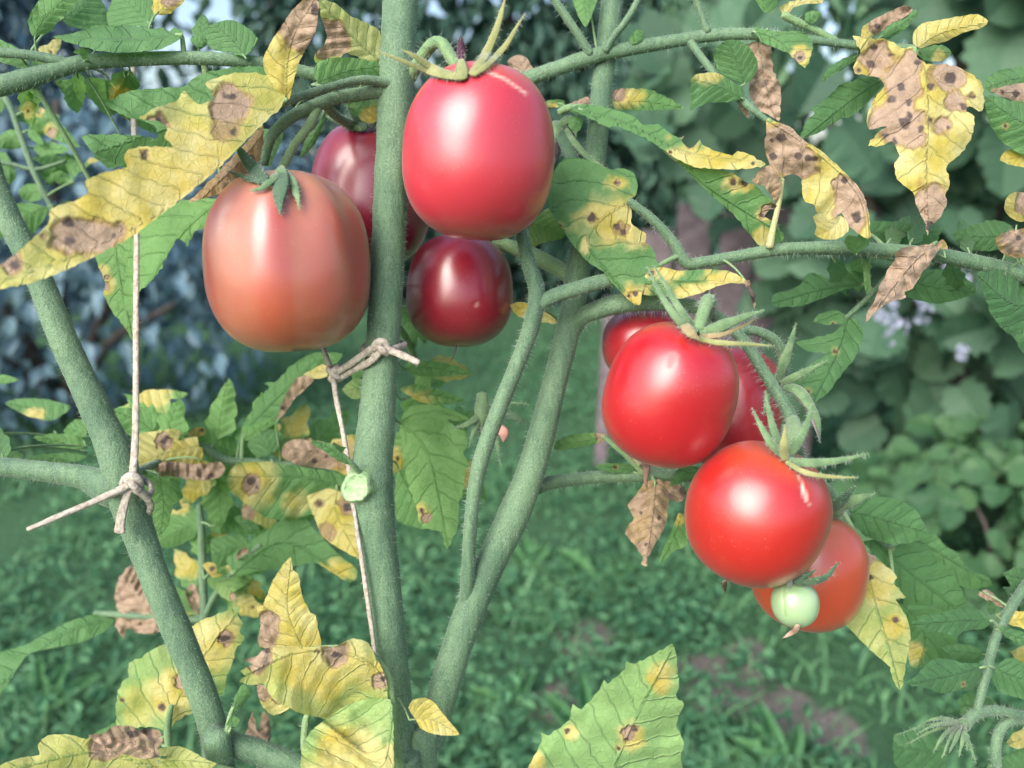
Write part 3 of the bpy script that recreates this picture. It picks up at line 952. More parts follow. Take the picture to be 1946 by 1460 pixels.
stalk('B6', 'leaf_stalk', pB, '720,1500,.318,8 620,1480,.315,8 582,1440,.312,7 580,1380,.310,7 590,1340,.309,5', M_STEMY, 0.4, 8)
stalk('B7', 'leaf_stalk', pB, '765,1470,.30,10 748,1400,.292,9 744,1330,.29,8 735,1280,.29,7 700,1235,.29,6', M_STEMY, 0.4, 8)

# right plant: forked
stalk('C', 'main_stem', pC, '1330,-850,.38,14 1230,-380,.36,18 1172,-60,.345,20.2 1163,0,.344,21.0 1143,170,.342,20.2 1131,298,.341,20.2 1112,430,.338,21.0 1097,520,.336,22.7 1085,600,.333,23.5 1053,730,.33,23.5 1010,890,.327,27.7 968,995,.325,30.2 925,1085,.323,28.6 878,1200,.321,29.4 843,1310,.319,28.6 820,1400,.318,26.9 806,1500,.318,26.0', hair=1.4, to_ground=True)
stalk('C1', 'branch', pC, '985,420,.315,10.3 992,450,.314,11.2 1004,500,.313,13.8 1020,555,.312,16.3 1012,610,.312,16.3 992,670,.312,15.5 955,760,.312,15.5 918,860,.312,15.5 902,930,.312,13.8 894,1000,.313,12.9 890,1080,.316,13.8 886,1150,.321,14.6', hair=1.4)
stalk('C2', 'branch', pC, '1022,580,.312,14.1 1055,562,.311,14.1 1100,548,.312,14.1 1160,532,.315,14.1 1240,522,.32,11.4', hair=1.2)
stalk('C3', 'truss_stalk', pC, '1092,628,.333,13 1108,602,.328,16 1140,588,.324,18 1180,578,.321,18.9 1250,575,.321,17.2 1320,585,.319,13.8 1375,612,.317,12.0 1416,652,.314,11.2 1450,705,.311,11.2 1491,771,.306,12.0 1507,805,.303,12.0', hair=1.4, lmin=8, lmax=18)
stalk('C3b', 'truss_stalk', pC, '1507,800,.303,13 1515,850,.308,10 1545,900,.318,10 1580,940,.325,10 1592,965,.326,9', hair=0.7, seg=10)
stalk('C3c', 'truss_stalk', pC, '1400,628,.316,9 1440,630,.317,9 1475,650,.32,10 1490,690,.325,10 1482,722,.330,10', M_STEM, 1.0, 10)
stalk('C4', 'branch', pC, '1090,530,.336,15.3 1050,505,.345,15.3 1000,480,.352,14.4 940,460,.358,12.6', M_STEMY, 0.9)
stalk('C5', 'branch', pC, '1020,925,.335,15 1060,915,.342,13 1150,906,.35,12 1250,905,.355,12 1330,905,.36,12 1460,900,.365,11', hair=1.0)
stalk('C6', 'branch', pC, '2030,555,.322,15.8 1946,522,.322,14.9 1800,488,.322,14.0 1650,474,.322,13.0 1500,473,.322,12.1 1400,488,.321,11.2 1340,498,.320,11.2 1305,500,.319,11.2 1282,465,.318,10.2 1245,422,.317,9.3 1195,382,.316,7.4', hair=1.2)
stalk('C6b', 'leaf_stalk', pC, '1462,470,.318,8 1470,430,.316,6 1480,385,.315,5 1486,340,.314,5', M_DRYSTALK, 0.2, 8)
stalk('C6c', 'leaf_stalk', pC, '1712,484,.325,6 1690,520,.335,5 1650,565,.345,5 1608,605,.350,5', M_STEM, 0.2, 8)
stalk('C7', 'leaf_stalk', pC, '1112,420,.34,10 1105,330,.345,10 1085,270,.35,9 1062,235,.352,10', M_STEM, 0.4, 10)
stalk('C8', 'leaf_stalk', pC, '1140,215,.335,8 1110,208,.333,9 1080,206,.332,8 1062,215,.334,7', M_STEMY, 0.4, 10)
stalk('C9', 'leaf_stalk', pC, '1225,900,.350,7 1195,870,.347,6 1165,845,.345,5 1145,828,.345,4', M_STEMY, 0.3, 8)
stalk('C10', 'leaf_stalk', pC, '1592,965,.345,7 1640,1000,.36,6 1690,1040,.37,6', M_STEM, 0.3, 8)

# plant at the right edge
stalk('D', 'main_stem', pD, '2040,900,.36,14 2035,1100,.36,15 2030,1300,.36,16 2030,1500,.36,16', hair=0, to_ground=True)
stalk('D1', 'leaf_stalk', pD, '2034,1020,.355,9 1960,1100,.345,9 1915,1165,.338,9 1890,1220,.335,8 1872,1290,.333,8 1852,1370,.331,6', M_STEM, 0.4, 10)
stalk('D2', 'truss_stalk', pD, '2030,1385,.35,10 1950,1362,.340,9 1890,1350,.335,9 1855,1356,.331,9 1835,1374,.329,11', M_STEM, 1.2, 10)
stalk('D3', 'truss_stalk', pD, '1955,1362,.341,8 1910,1375,.338,9 1892,1420,.336,9 1900,1500,.336,9', M_STEM, 1.0, 10)
stalk('D4', 'leaf_stalk', pD, '2032,660,.345,9 1990,610,.335,8 1960,540,.330,7', M_STEM, 0.2, 8)

stalk('B9', 'leaf_stalk', pB, '735,600,.33,7 770,640,.365,7 800,720,.385,7 815,820,.40,6 825,900,.405,5', M_STEMY, 0.2, 8)

# cut side shoot on the central stem
def cut_stump():
    mb = MB()
    c = P(696, 922, .311); e = P(676, 926, .3005)
    ax = (e - c).normalized()
    a = ax.cross(Vector((0, 0, 1))).normalized(); b = ax.cross(a)
    px = .30 / FPX
    prof = [(-24, 46), (-8, 38), (4, 32), (11, 30), (14, 27), (11, 22), (8, 13), (11, 6), (10, 0.5)]
    V, F = [], []
    n = 28
    for k, (h, r) in enumerate(prof):
        for j in range(n):
            ph = 2 * math.pi * j / n
            r2 = r * (1 + 0.08 * math.sin(2 * ph + 1) + 0.22 * noise.noise(Vector((math.cos(ph) * 2, math.sin(ph) * 2, k * .4))))
            V.append(e + ax * (h * px - 10 * px) + (a * math.cos(ph) * 0.85 + b * math.sin(ph)) * r2 * px)
    for k in range(len(prof) - 1):
        for j in range(n):
            F.append((k * n + j, k * n + (j + 1) % n, (k + 1) * n + (j + 1) % n, (k + 1) * n + j))
    mb.add(V, F)
    fm = [0 if i < 2 * n else 1 for i in range(len(F))]
    o = link('cut_stump', new_mesh('cut_stump', V, F, [M_STEMY, M_CUT], True, fm), pB)
    o['label'] = 'pale cut end of a removed side shoot'
    return o
stump = cut_stump()
stalk('B8', 'shoot', pB, '690,910,.304,6 672,885,.298,6 650,865,.295,5 628,850,.293,4', M_STEMY, 0.6, 8)

# ------------------------------------------------------------------ strings
def strand(parent, spec, name='strand', flat=0.8, twist=0.10):
    S = catmull(pts(spec), 4.0)
    C = PA(S[:, 0], S[:, 1], S[:, 2])
    rad = 0.86 * S[:, 3] * S[:, 2] / FPX * np.array([1 + twist * noise.noise(Vector((i * 0.12, S[0, 0], 2))) for i in range(len(S))])
    V, F, N = tube_world(C, rad, 10, 0.14, S[0, 0], flat)
    o = link(name, new_mesh(name, V, F, M_STRING), parent)
    hairs(C, rad, N, o, 0.55, 2, 7, 10, 'string_fuzz', M_STRING)
    return o

s1 = thing('tie_string', 'long beige bast string knotted round the slanting stem', 'string', P(252, 920, .296))
strand(s1, '262,-900,.40,6 256,-400,.372,6 254,-40,.352,6 252,60,.350,6 253,150,.345,6 256,300,.335,6 260,440,.322,6 259,600,.311,6.5 259,760,.302,7 257,850,.299,8 252,912,.2965,9')
strand(s1, '248,922,.2955,9 215,938,.293,8 160,962,.289,7 105,985,.285,6.5 52,1007,.282,5')
strand(s1, '245,925,.2955,8 238,950,.2955,9 230,980,.296,10 226,1012,.2965,12', flat=0.3)
strand(s1, '255,928,.2955,9 272,940,.2975,9 286,958,.302,9 284,976,.307,7', flat=0.5)
strand(s1, '232,922,.298,8 240,910,.2955,9 252,906,.2945,10 264,914,.2955,9 268,930,.298,8', name='knot')
strand(s1, '240,912,.2945,8 255,926,.2935,8 266,934,.295,7', name='knot')
strand(s1, '236,930,.298,7 214,940,.300,7 198,935,.308,7 210,915,.319,7 255,905,.321,7 284,920,.314,7 286,940,.305,7 268,935,.299,7', name='loop')
s2 = thing('tie_string', 'beige string tied round the thick stem with a hanging strand', 'string', P(722, 662, .3045))
strand(s2, '600,560,.337,5 612,650,.331,5 632,712,.318,6 640,760,.312,6 652,820,.308,5.5 662,880,.306,5.5 672,960,.305,5 690,1080,.3035,5 703,1170,.303,5 716,1262,.303,5')
strand(s2, '634,712,.317,7 665,693,.311,8 700,668,.305,8 722,656,.3035,8')
strand(s2, '640,722,.318,8 672,702,.312,9 700,690,.306,8 724,668,.304,8', flat=0.4)
strand(s2, '722,660,.3035,9 755,672,.302,8 796,690,.300,7')
strand(s2, '624,700,.318,8 634,712,.3155,8 648,718,.317,8', name='knot')
strand(s2, '628,724,.318,7 636,706,.315,8 646,696,.316,7', name='knot')
strand(s2, '708,668,.305,8 716,652,.3025,9 730,650,.3025,9 738,664,.304,8', name='knot')
strand(s2, '712,654,.304,7 728,666,.3015,8 740,674,.304,7', name='knot')
strand(s2, '738,664,.3045,7 756,660,.308,7 768,656,.315,7 752,652,.324,7 705,655,.324,7 690,662,.315,7 698,672,.307,7 712,668,.3045,7', name='loop')

# ------------------------------------------------------------------ tomatoes
RT = np.array([1.0, 0, 0]); UPV = np.array([0, SP, CP]); TC = np.array([0, -CP, SP])

def seg_dist(X, Y, line):
    line = np.asarray(line, float)
    best = np.full(len(X), 1e9)
    for a, b in zip(line[:-1], line[1:]):
        ab = b - a
        t = np.clip(((X - a[0]) * ab[0] + (Y - a[1]) * ab[1]) / (ab @ ab), 0, 1)
        best = np.minimum(best, np.hypot(X - a[0] - t * ab[0], Y - a[1] - t * ab[1]))
    return best

def tomato(label, cx, cy, d, rx, ry, tilt=0, lean=0, body=(.6, .02, .03), top=None, topw=0.25, sq=0.86, ribs=0.0, nr=5, tipped=0.0, scars=(), dimple=0.06, mott=None, group='tomatoes on the plants', bot=None):
    px = d / FPX
    nt_, npH = 72, 96
    th = np.linspace(0.02, math.pi - 0.02, nt_); ph = np.linspace(0, 2 * math.pi, npH, endpoint=False)
    TH, PH = np.meshgrid(th, ph, indexing='ij')
    st = np.sin(TH) ** sq; ct = np.sign(np.cos(TH)) * np.abs(np.cos(TH)) ** sq
    lump = np.array([[noise.noise(Vector((math.cos(p) * math.sin(t) * 1.3 + cx, math.sin(p) * math.sin(t) * 1.3, math.cos(t) * 1.3))) for p in ph] for t in th])
    r = st * (1 + ribs * np.cos(nr * PH + cx) * (0.35 + 0.65 * np.clip(ct, -0.3, 1)) * st + 0.022 * lump)
    r = r * (1 - tipped * ct)
    yv = ct - dimple * 1.6 * np.exp(-(st / 0.22) ** 2) * np.sign(ct) * np.where(ct > 0, 1.0, 0.35)
    x = r * np.cos(PH) * rx; z = r * np.sin(PH) * rx; yy = yv * ry
    a, b = R(tilt), R(lean)
    yy2 = yy * math.cos(b) - z * math.sin(b); z2 = yy * math.sin(b) + z * math.cos(b)
    x3 = x * math.cos(a) + yy2 * math.sin(a); y3 = -x * math.sin(a) + yy2 * math.cos(a)
    C0 = np.array(P(cx, cy, d))
    W = C0 + px * (x3[..., None] * RT + y3[..., None] * UPV + z2[..., None] * TC)
    V = W.reshape(-1, 3)
    F = []
    for i in range(nt_ - 1):
        for j in range(npH):
            j2 = (j + 1) % npH
            F.append((i * npH + j, (i + 1) * npH + j, (i + 1) * npH + j2, i * npH + j2))
    F.append(tuple(range(npH - 1, -1, -1))[::-1]); F.append(tuple((nt_ - 1) * npH + j for j in range(npH))[::-1])
    q = V - np.array(cam.location)
    dd = q[:, 1] * CP - q[:, 2] * SP
    X = 973 + q[:, 0] / dd * FPX; Y = 730 - (q[:, 1] * SP + q[:, 2] * CP) / dd * FPX
    ctf = ct.ravel(); lf = lump.ravel()
    body_ = np.array(body); top_ = np.array(top if top else body)
    w = np.clip((ctf - (1 - 2 * topw) + 0.35 * lf) / 0.55, 0, 1)[:, None]
    col = body_ * (1 - w) + top_ * w
    if bot is not None:
        w2 = np.clip((-ctf - 0.15 + 0.25 * lf) / 0.8, 0, 1)[:, None]
        col = col * (1 - w2) + np.array(bot) * w2
    if mott is not None:                                   # paler ripening streaks running from the stalk
        sx = np.array([noise.noise(Vector((math.cos(p) * 2.6 + cx, math.sin(p) * 2.6, 0.35 * c))) for p, c in zip(PH.ravel(), ctf)])
        w3 = np.clip(sx * 1.5 + 0.1, 0, 0.75)[:, None]
        col = col * (1 - w3) + np.array(mott) * w3
    scar = np.zeros(len(V))
    front = dd < d + 4 * px
    for line, wd, c in scars:
        m = np.clip(1.3 - seg_dist(X, Y, line) / wd, 0, 1) * front
        col = col * (1 - m[:, None]) + np.array(c) * m[:, None]
        scar = np.maximum(scar, m * 0.35)
        V = V - (m * px * 2.0)[:, None] * TC
    root = thing('tomato', label, 'tomato', tuple(C0), group)
    SKIN[root.name] = (X, Y, dd)
    me = new_mesh('fruit', V, F, M_TOM)
    cattr(me, 'col', np.clip(col, 0, 1)); fattr(me, 'scar', scar)
    link('fruit', me, root)
    return root

SKIN = {}
def off_skin(root, S, clear):
    """push points of a sepal path out until they clear the skin of their fruit"""
    sk = SKIN.get(root.name)
    if sk is None:
        return S
    S = S.copy()
    lim = []
    for x, y, d in S[:, :3]:
        m = np.hypot(sk[0] - x, sk[1] - y) < 10
        lim.append(sk[2][m].min() - clear if m.any() else 9.0)
    S[:, 2] = np.minimum(S[:, 2], lim)
    for _ in range(3):
        S[1:-1, 2] = np.minimum(S[1:-1, 2], (S[:-2, 2] + S[2:, 2]) / 2)
    return S

def sepal(root, spec, w, m=None, hair=0.9, flat=0.2, name='sepal', label=None):
    S = off_skin(root, catmull(pts(spec), 3.0), 0.0012)
    n = len(S)
    u = np.linspace(0, 1, n)
    prof = np.clip(0.55 + 1.5 * u, 0, 1) * (1 - u ** 1.5) ** 0.9 * 1.05 + 0.05
    prof = prof * np.array([1 + 0.16 * noise.noise(Vector((k * 0.11, S[0, 0], S[-1, 1]))) for k in range(n)])
    C = PA(S[:, 0], S[:, 1], S[:, 2])
    rad = w * 0.5 * prof * S[:, 2] / FPX
    V, F, N = tube_world(C, rad, 8, 0.0, 0, flat)
    mb = MB(); mb.add(V, F)
    o = link(name, mb.mesh(name, m or M_SEPAL), root)
    if label:
        o['label'] = label
    if hair:
        hairs(C, rad, N, o, hair, 3, 9, 8)
    return o

def calyx_disc(root, x, y, d, r, m=None):
    mb = MB()
    C = [P(x, y, d + 0.003), P(x, y - 2, d), P(x + 1, y - 6, d - 0.001)]
    V, F, _ = tube_world(np.array([tuple(c) for c in C]), np.array([r, r * 0.9, r * 0.4]) * d / FPX, 12)
    mb.add(V, F)
    return link('calyx', mb.mesh('calyx', m or M_SEPAL), root)

RED, DARK = (.62, .022, .040), (.24, .010, .022)
t1 = tomato('rosy red plum tomato at the thick stem with upright purple tipped sepal', 910, 293, .290, 143, 163, 4, 8, (.46, .026, .046), (.50, .10, .036), .16, .84, .012, 5, 0.03,
            [([(925, 136), (960, 150), (1000, 178)], 3, (.66, .36, .30)), ([(955, 440), (972, 443)], 7, (.34, .04, .05))], .03)
calyx_disc(t1, 884, 147, .291, 16, M_SEPALY)
sepal(t1, '884,148,.288 840,143,.280 800,130,.274 755,112,.270 715,96,.268', 15, M_SEPALY)
sepal(t1, '880,148,.287 845,140,.280 815,125,.275 785,105,.272 760,93,.271', 20, M_SEPALY)
sepal(t1, '878,150,.284 877,125,.281 876,105,.279', 30, M_SEPALY, label='yellow upright sepal')
sepal(t1, '876,112,.2793 876,95,.2785 876,68,.277', 20, simple_mat('sepal_purple_tip', (.045, .012, .03), (.09, .03, .05), 200.0, .6), label='purple dried sepal tip')
sepal(t1, '895,142,.287 920,108,.284 942,60,.283 958,5,.283 962,-15,.283', 20, M_SEPALY)
sepal(t1, '900,142,.286 930,120,.282 962,85,.280 984,48,.279 999,24,.279', 15, M_SEPALY)

t2 = tomato('large ripening orange tomato with pale greenish shoulders and dark sepals', 547, 500, .300, 153, 171, -3, 5, (.37, .070, .055), (.27, .20, .10), .28, .82, .058, 8, 0.03,
            [([(560, 668), (605, 668)], 8, (.02, .015, .015))], .05, (.40, .145, .090), bot=(.43, .098, .040))
calyx_disc(t2, 512, 338, .298, 14)
sepal(t2, '505,345,.288 480,318,.280 460,292,.276 445,268,.274', 30, M_SEPALD)
sepal(t2, '495,347,.286 470,338,.281 448,331,.279 430,325,.278', 11, M_SEPALD)
sepal(t2, '530,330,.288 515,343,.281 500,356,.278 474,364,.277', 17, M_SEPAL)
sepal(t2, '535,325,.288 534,352,.278 531,378,.273 533,408,.2715', 34, M_SEPALD)
sepal(t2, '540,335,.279 541,360,.2735 538,388,.2705', 14, M_BLACK, 0, label='blackened sepal')
sepal(t2, '540,325,.286 556,345,.277 564,370,.273 570,400,.271', 18, M_SEPAL)
sepal(t2, '530,318,.287 538,335,.278 541,352,.276', 24, M_SEPAL)

t3 = tomato('dark crimson tomato half hidden behind the thick stem', 706, 372, .364, 114, 135, 0, 0, (.23, .008, .030), (.26, .02, .04), .2, .82, .03, 5, 0.0)
calyx_disc(t3, 692, 244, .352, 12)
sepal(t3, '695,246,.346 678,225,.340 668,210,.338 655,195,.337', 22, M_SEPALD)
sepal(t3, '688,247,.346 660,240,.341 635,228,.338 610,216,.337', 12, M_SEPAL)
sepal(t3, '705,244,.346 712,225,.342 716,205,.340', 16, M_SEPALD)

t4 = tomato('small dark crimson tomato hanging below the rosy red one', 873, 553, .352, 101, 107, 0, -5, (.23, .006, .020), (.20, .008, .03), .2, .84, .015, 5, 0.02,
            [([(905, 578), (908, 582)], 3, (.45, .2, .18))])
sepal(t4, '868,655,.322 866,662,.321 864,670,.320 858,688,.320', 4, M_BLACK, 0, name='style')

t5 = tomato('bright red upright plum tomato in front of the drooping cluster', 1273, 750, .296, 122, 137, 14, 14, (.38, .005, .012), (.42, .035, .016), .15, .83, .020, 5, 0.02,
            [([(1268, 700), (1285, 672)], 3, (.55, .06, .06))], .05)
calyx_disc(t5, 1318, 632, .286, 26, simple_mat('calyx_browning', (.24, .16, .07), (.36, .26, .12), 300.0, .7))
BRN = simple_mat('sepal_browning', (.24, .22, .10), (.40, .30, .16), 180.0, .65, .2, sheen=.4)
sepal(t5, '1318,636,.279 1292,612,.276 1268,580,.277 1248,545,.280 1230,506,.283', 17, M_SEPAL, 1.0)
sepal(t5, '1325,630,.279 1300,600,.276 1278,565,.278 1258,530,.282 1243,505,.285', 17, M_SEPAL, 1.0)
sepal(t5, '1332,634,.279 1365,622,.275 1410,604,.273 1453,590,.272', 24, M_SEPAL, 1.0)
sepal(t5, '1330,640,.278 1370,636,.275 1410,620,.275 1440,604,.275', 12, BRN, 0.8)
sepal(t5, '1325,644,.277 1370,652,.273 1420,654,.272 1472,658,.272', 12, M_SEPALY, 1.0)
sepal(t5, '1300,615,.277 1312,632,.272 1330,646,.272', 26, BRN, 0.8)
stalk('T5', 'truss_stalk', pC, '1345,600,.316,10 1350,578,.300,12 1345,572,.292,14 1338,590,.284,12 1326,628,.279,13', M_STEMY, 1.2, 10)

t6 = tomato('dark red tomato peeking out behind the bright red plum tomato', 1232, 655, .345, 88, 72, 0, 0, (.33, .012, .022), (.34, .02, .04), .2, .84, .015, 5)
sepal(t6, '1225,868,.322 1228,890,.321 1227,912,.322 1229,930,.323', 16, M_DRY, 0.0, name='style')
t7 = tomato('dark red tomato squeezed between the two bright red ones', 1392, 778, .346, 92, 118, 10, 0, (.40, .014, .026), (.40, .03, .04), .2, .84, .015, 5)
calyx_disc(t7, 1480, 722, .322, 14)
sepal(t7, '1480,722,.316 1490,690,.312 1503,650,.310 1513,614,.309', 22, M_SEPAL, 0.8)
sepal(t7, '1485,730,.314 1512,716,.309 1545,700,.306 1576,684,.305', 17, M_SEPAL, 0.8)
sepal(t7, '1488,735,.314 1515,742,.309 1535,765,.306 1553,800,.306 1558,842,.307', 24, M_SEPAL, 0.8)
sepal(t7, '1500,740,.312 1528,770,.308 1546,805,.3055 1560,843,.305', 9, simple_mat('sepal_grey_dry', (.10, .08, .10), (.22, .18, .20), 150.0, .8), 0)
sepal(t7, '1475,722,.316 1462,745,.312 1450,790,.310', 16, M_SEPAL, 0.8)

t8 = tomato('round glossy red tomato with a pale healed crack near its calyx', 1437, 976, .288, 132, 137, 18, 12, (.39, .012, .009), (.44, .070, .016), .20, .93, .008, 5, 0.0,
            [([(1518, 903), (1526, 925)], 2.5, (.55, .34, .26)), ([(1525, 925), (1531, 945)], 4.2, (.66, .52, .44)), ([(1531, 945), (1537, 960)], 2.6, (.60, .40, .32)), ([(1378, 1108), (1380, 1112)], 4, (.2, .05, .03))], .04)
calyx_disc(t8, 1493, 868, .279, 18)
sepal(t8, '1492,870,.272 1465,842,.270 1445,808,.272 1429,774,.275', 17, M_SEPAL, 1.0)
sepal(t8, '1490,866,.273 1474,830,.272 1462,785,.275 1454,742,.278', 19, M_SEPAL, 1.0)
sepal(t8, '1492,874,.270 1490,850,.267 1491,828,.267 1492,808,.268', 20, M_SEPALY, 0.8)
sepal(t8, '1500,866,.272 1518,838,.270 1534,805,.271 1546,767,.273', 22, M_SEPAL, 1.0)
sepal(t8, '1498,874,.271 1535,880,.266 1590,876,.263 1652,862,.262', 19, M_SEPAL, 1.0)
sepal(t8, '1494,878,.270 1530,898,.266 1575,906,.264 1632,908,.263', 12, M_SEPALY, 1.0)
stalk('T8', 'truss_stalk', pC, '1507,800,.302,13 1509,820,.292,14 1504,845,.281,12 1498,868,.275,12', M_STEMY, 1.2, 10)
sepal(t8, '1376,1104,.300 1378,1115,.299 1378,1128,.300', 12, M_DRY, 0, name='style')

t9 = tomato('dull orange red tomato with greenish shoulder behind the round glossy one', 1536, 1083, .334, 106, 112, 8, 4, (.42, .055, .020), (.34, .16, .07), .20, .86, .01, 5, 0.0)
calyx_disc(t9, 1590, 972, .326, 14)
sepal(t9, '1588,975,.319 1605,960,.315 1632,948,.312 1664,938,.311', 26, M_SEPAL, 0.6)
sepal(t9, '1580,972,.318 1595,956,.314 1610,940,.312 1628,924,.311', 22, M_SEPALD, 0.6)
sepal(t9, '1580,970,.318 1560,962,.316 1540,965,.316', 14, M_SEPAL, 0.4)

t10 = tomato('tiny pale green unripe tomato in front of the dull orange one', 1511, 1146, .284, 44, 45, 0, 8, (.29, .42, .23), (.20, .33, .16), .3, .92, .04, 4, 0.0,
             [([(1492, 1105), (1489, 1135), (1493, 1170)], 3, (.22, .34, .14))], .05, group='tomatoes on the plants')
sepal(t10, '1515,1108,.281 1540,1106,.275 1570,1096,.271 1596,1066,.270', 17, M_SEPALD, 0.5)
sepal(t10, '1510,1108,.281 1525,1100,.278 1550,1083,.277', 15, M_SEPALD, 0.5)
sepal(t10, '1505,1106,.281 1500,1112,.275 1493,1120,.272', 12, M_SEPAL, 0.5)
sepal(t10, '1516,1188,.283 1512,1198,.281 1500,1206,.280 1488,1213,.280', 15, simple_mat('dried_style', (.28, .17, .12), (.45, .32, .24), 300.0, .8), 0, name='style')
stalk('T10', 'truss_stalk', pC, '1540,895,.312,8 1545,980,.322,7 1535,1060,.312,7 1518,1104,.286,8', M_STEM, 0.4, 8)

# ------------------------------------------------------------------ flowers without fruit
f1 = thing('withered_flower', 'withered tomato flower with hairy calyx and pink petal behind the forked stem', 'flower', P(918, 800, .35))
sepal(f1, '916,748,.352 916,775,.350 914,805,.350 912,835,.352', 30, M_SEPAL, 1.2, 0.8, name='calyx_tube')
sepal(f1, '914,785,.350 898,800,.345 880,810,.343 860,813,.342', 14, M_SEPAL, 0.6)
sepal(f1, '914,790,.350 900,820,.346 892,850,.345', 12, M_SEPAL, 0.6)
sepal(f1, '930,790,.352 960,786,.350 1000,806,.349', 22, M_SEPALD, 0.6)
sepal(f1, '938,770,.352 970,766,.350 1008,768,.349', 5, M_SEPAL, 0.6)
sepal(f1, '934,800,.352 944,840,.350 953,890,.350', 10, M_SEPAL, 0.6)
sepal(f1, '950,812,.352 957,825,.351 956,840,.352', 24, simple_mat('withered_petal', (.55, .28, .22), (.70, .42, .36), 120.0, .7, .3), 0, name='petal')
f2 = thing('withered_flower', 'spidery withered flower with long thin sepals over dark leaves', 'flower', P(1830, 1380, .328))
for tx, ty, dd, w in ((1752, 1374, .318, 10), (1772, 1432, .314, 12), (1790, 1442, .312, 10), (1803, 1432, .312, 13), (1822, 1440, .313, 12), (1838, 1428, .315, 12), (1856, 1452, .318, 9), (1722, 1415, .325, 8), (1700, 1398, .322, 7), (1740, 1396, .316, 9)):
    mx_, my_ = (1832 + tx) / 2 + random.uniform(-6, 6), (1380 + ty) / 2 - 12
    sepal(f2, '1832,1378,.327 %.0f,%.0f,%.4f %.0f,%.0f,%.4f' % (mx_, my_, (.327 + dd) / 2 - .004, tx, ty, dd), w, M_SEPAL, 0.5)
calyx_disc(f2, 1832, 1378, .326, 13)
f3 = thing('withered_flower', 'drooping dark green calyx beside the rosy red tomato', 'flower', P(1065, 245, .350))
sepal(f3, '1058,235,.350 1056,255,.346 1052,285,.345', 34, M_SEPAL, 0.6, 0.7, name='calyx_tube')
sepal(f3, '1066,250,.345 1080,285,.338 1102,330,.334 1132,376,.332', 30, M_SEPALD, 0.5)
sepal(f3, '1076,245,.345 1095,275,.338 1125,305,.334 1169,331,.332', 14, M_SEPAL, 0.7)
sepal(f3, '1062,265,.346 1060,285,.342 1056,310,.342', 16, M_BLACK, 0)
sepal(f3, '1060,240,.347 1080,228,.342 1092,240,.341 1095,262,.341', 18, M_SEPAL, 0.4)

# ------------------------------------------------------------------ leaves
# --- top left
leaf('B3', '545,165 520,148 480,138 440,140 405,150 390,160 402,172 404,190 375,198 350,172 335,192 300,203 264,226 300,230 318,246 312,262 330,280 280,278 244,284 236,302 242,318 190,330 162,345 168,365 150,378 98,396 90,428 40,474 0,504 -50,528 -50,560 0,550 60,538 130,512 250,450 380,350 440,295 500,235 535,203',
     '545,188 490,245 430,303 300,405 130,490 -50,548', (.286, .232), y=.66, tone=1.5, fold=-.10, tilt=.10, wr=1.3, bow=.05,
     Y=[(250, 380, 190, 1, 1.3)], B=[(440, 195, 34), (430, 240, 30, .6), (300, 232, 18), (165, 450, 34, .9, 2.0), (20, 500, 20)], S=[(425, 180, 8), (443, 184, 9), (405, 245, 7), (447, 250, 8), (276, 294, 9), (130, 425, 12), (132, 456, 13), (214, 443, 7), (28, 504, 12), (300, 236, 8)])
leaf('B3', '200,198 250,172 345,165 365,150 390,138 440,128 500,128 548,158 545,185 480,235 400,300 330,330 240,320 180,292 155,258 240,256 300,262 292,238 240,222',
     '545,180 430,205 330,240 210,280', (.292, .278), tone=.45, fold=.3, tilt=-.3, wr=1.0)
leaf('B3', '500,238 498,290 480,335 440,362 360,385 372,372 420,322 460,280', '530,205 470,290 400,360', (.294, .282), y=1.0, b=.62, B=[(440, 330, 40, .8)], fold=.5, wr=1.6, S=[(475, 300, 7)])
leaf('B1b', '62,70 52,40 66,12 100,-20 165,-20 140,8 120,30 95,60', '66,74 80,40 130,-10', (.310, .300), tone=.62, fold=.3, tilt=.2)
leaf('B1b', '0,75 -30,62 -40,110 0,118 35,130 55,132 58,122 40,95', '50,122 20,100 -40,85', (.318, .325), tone=.55, fold=.4)
leaf('B1b', '100,-20 106,20 128,48 175,58 206,46 202,20 190,-10 175,-25', '112,40 150,15 185,-20', (.33, .345), tone=.38, fold=.3)
leaf('B1', '205,20 225,-20 290,-25 298,0 292,40 282,52 240,50 210,52 203,38', '288,50 260,20 225,-10', (.332, .345), tone=.52, fold=.3, tilt=.3)
leaf('B1', '292,28 290,0 300,-20 352,-20 350,2 325,26', '292,32 315,10 345,-15', (.330, .335), y=.9, B=[(322, -2, 16)])
leaf('B1', '100,70 135,64 180,52 240,48 290,55 310,52 322,60 330,52 348,60 345,72 330,82 300,95 240,100 190,98 140,84', '346,66 240,76 100,70', (.312, .305), tone=.42, fold=.2, tilt=.9, tooth=1.5)
leaf('B1', '138,100 150,92 170,94 166,110 158,114 152,104', '160,118 156,104 148,94', (.309, .305), tone=.6, tooth=.5)
leaf('B1', '395,50 430,38 452,42 480,60 490,74 476,98 462,108 440,100 410,97 396,88 392,68', '468,112 440,75 405,45', (.312, .318), tone=.42, fold=.3)
leaf('B1', '368,72 388,68 394,80 385,90 370,86', '372,98 380,80 386,70', (.315, .318), tone=.5, tooth=.5)
leaf('B3', '540,192 520,165 503,135 500,112 512,85 528,60 548,30 565,10 590,-8 606,5 604,30 600,60 580,95 566,125 555,170 548,192',
     '543,196 545,120 560,60 595,0', (.288, .268), y=1.0, B=[(575, 45, 50, 1, .9)], S=[(600, 22, 10), (598, 12, 7)], fold=-.3, curl=.5, wr=1.3, tooth=1.0)
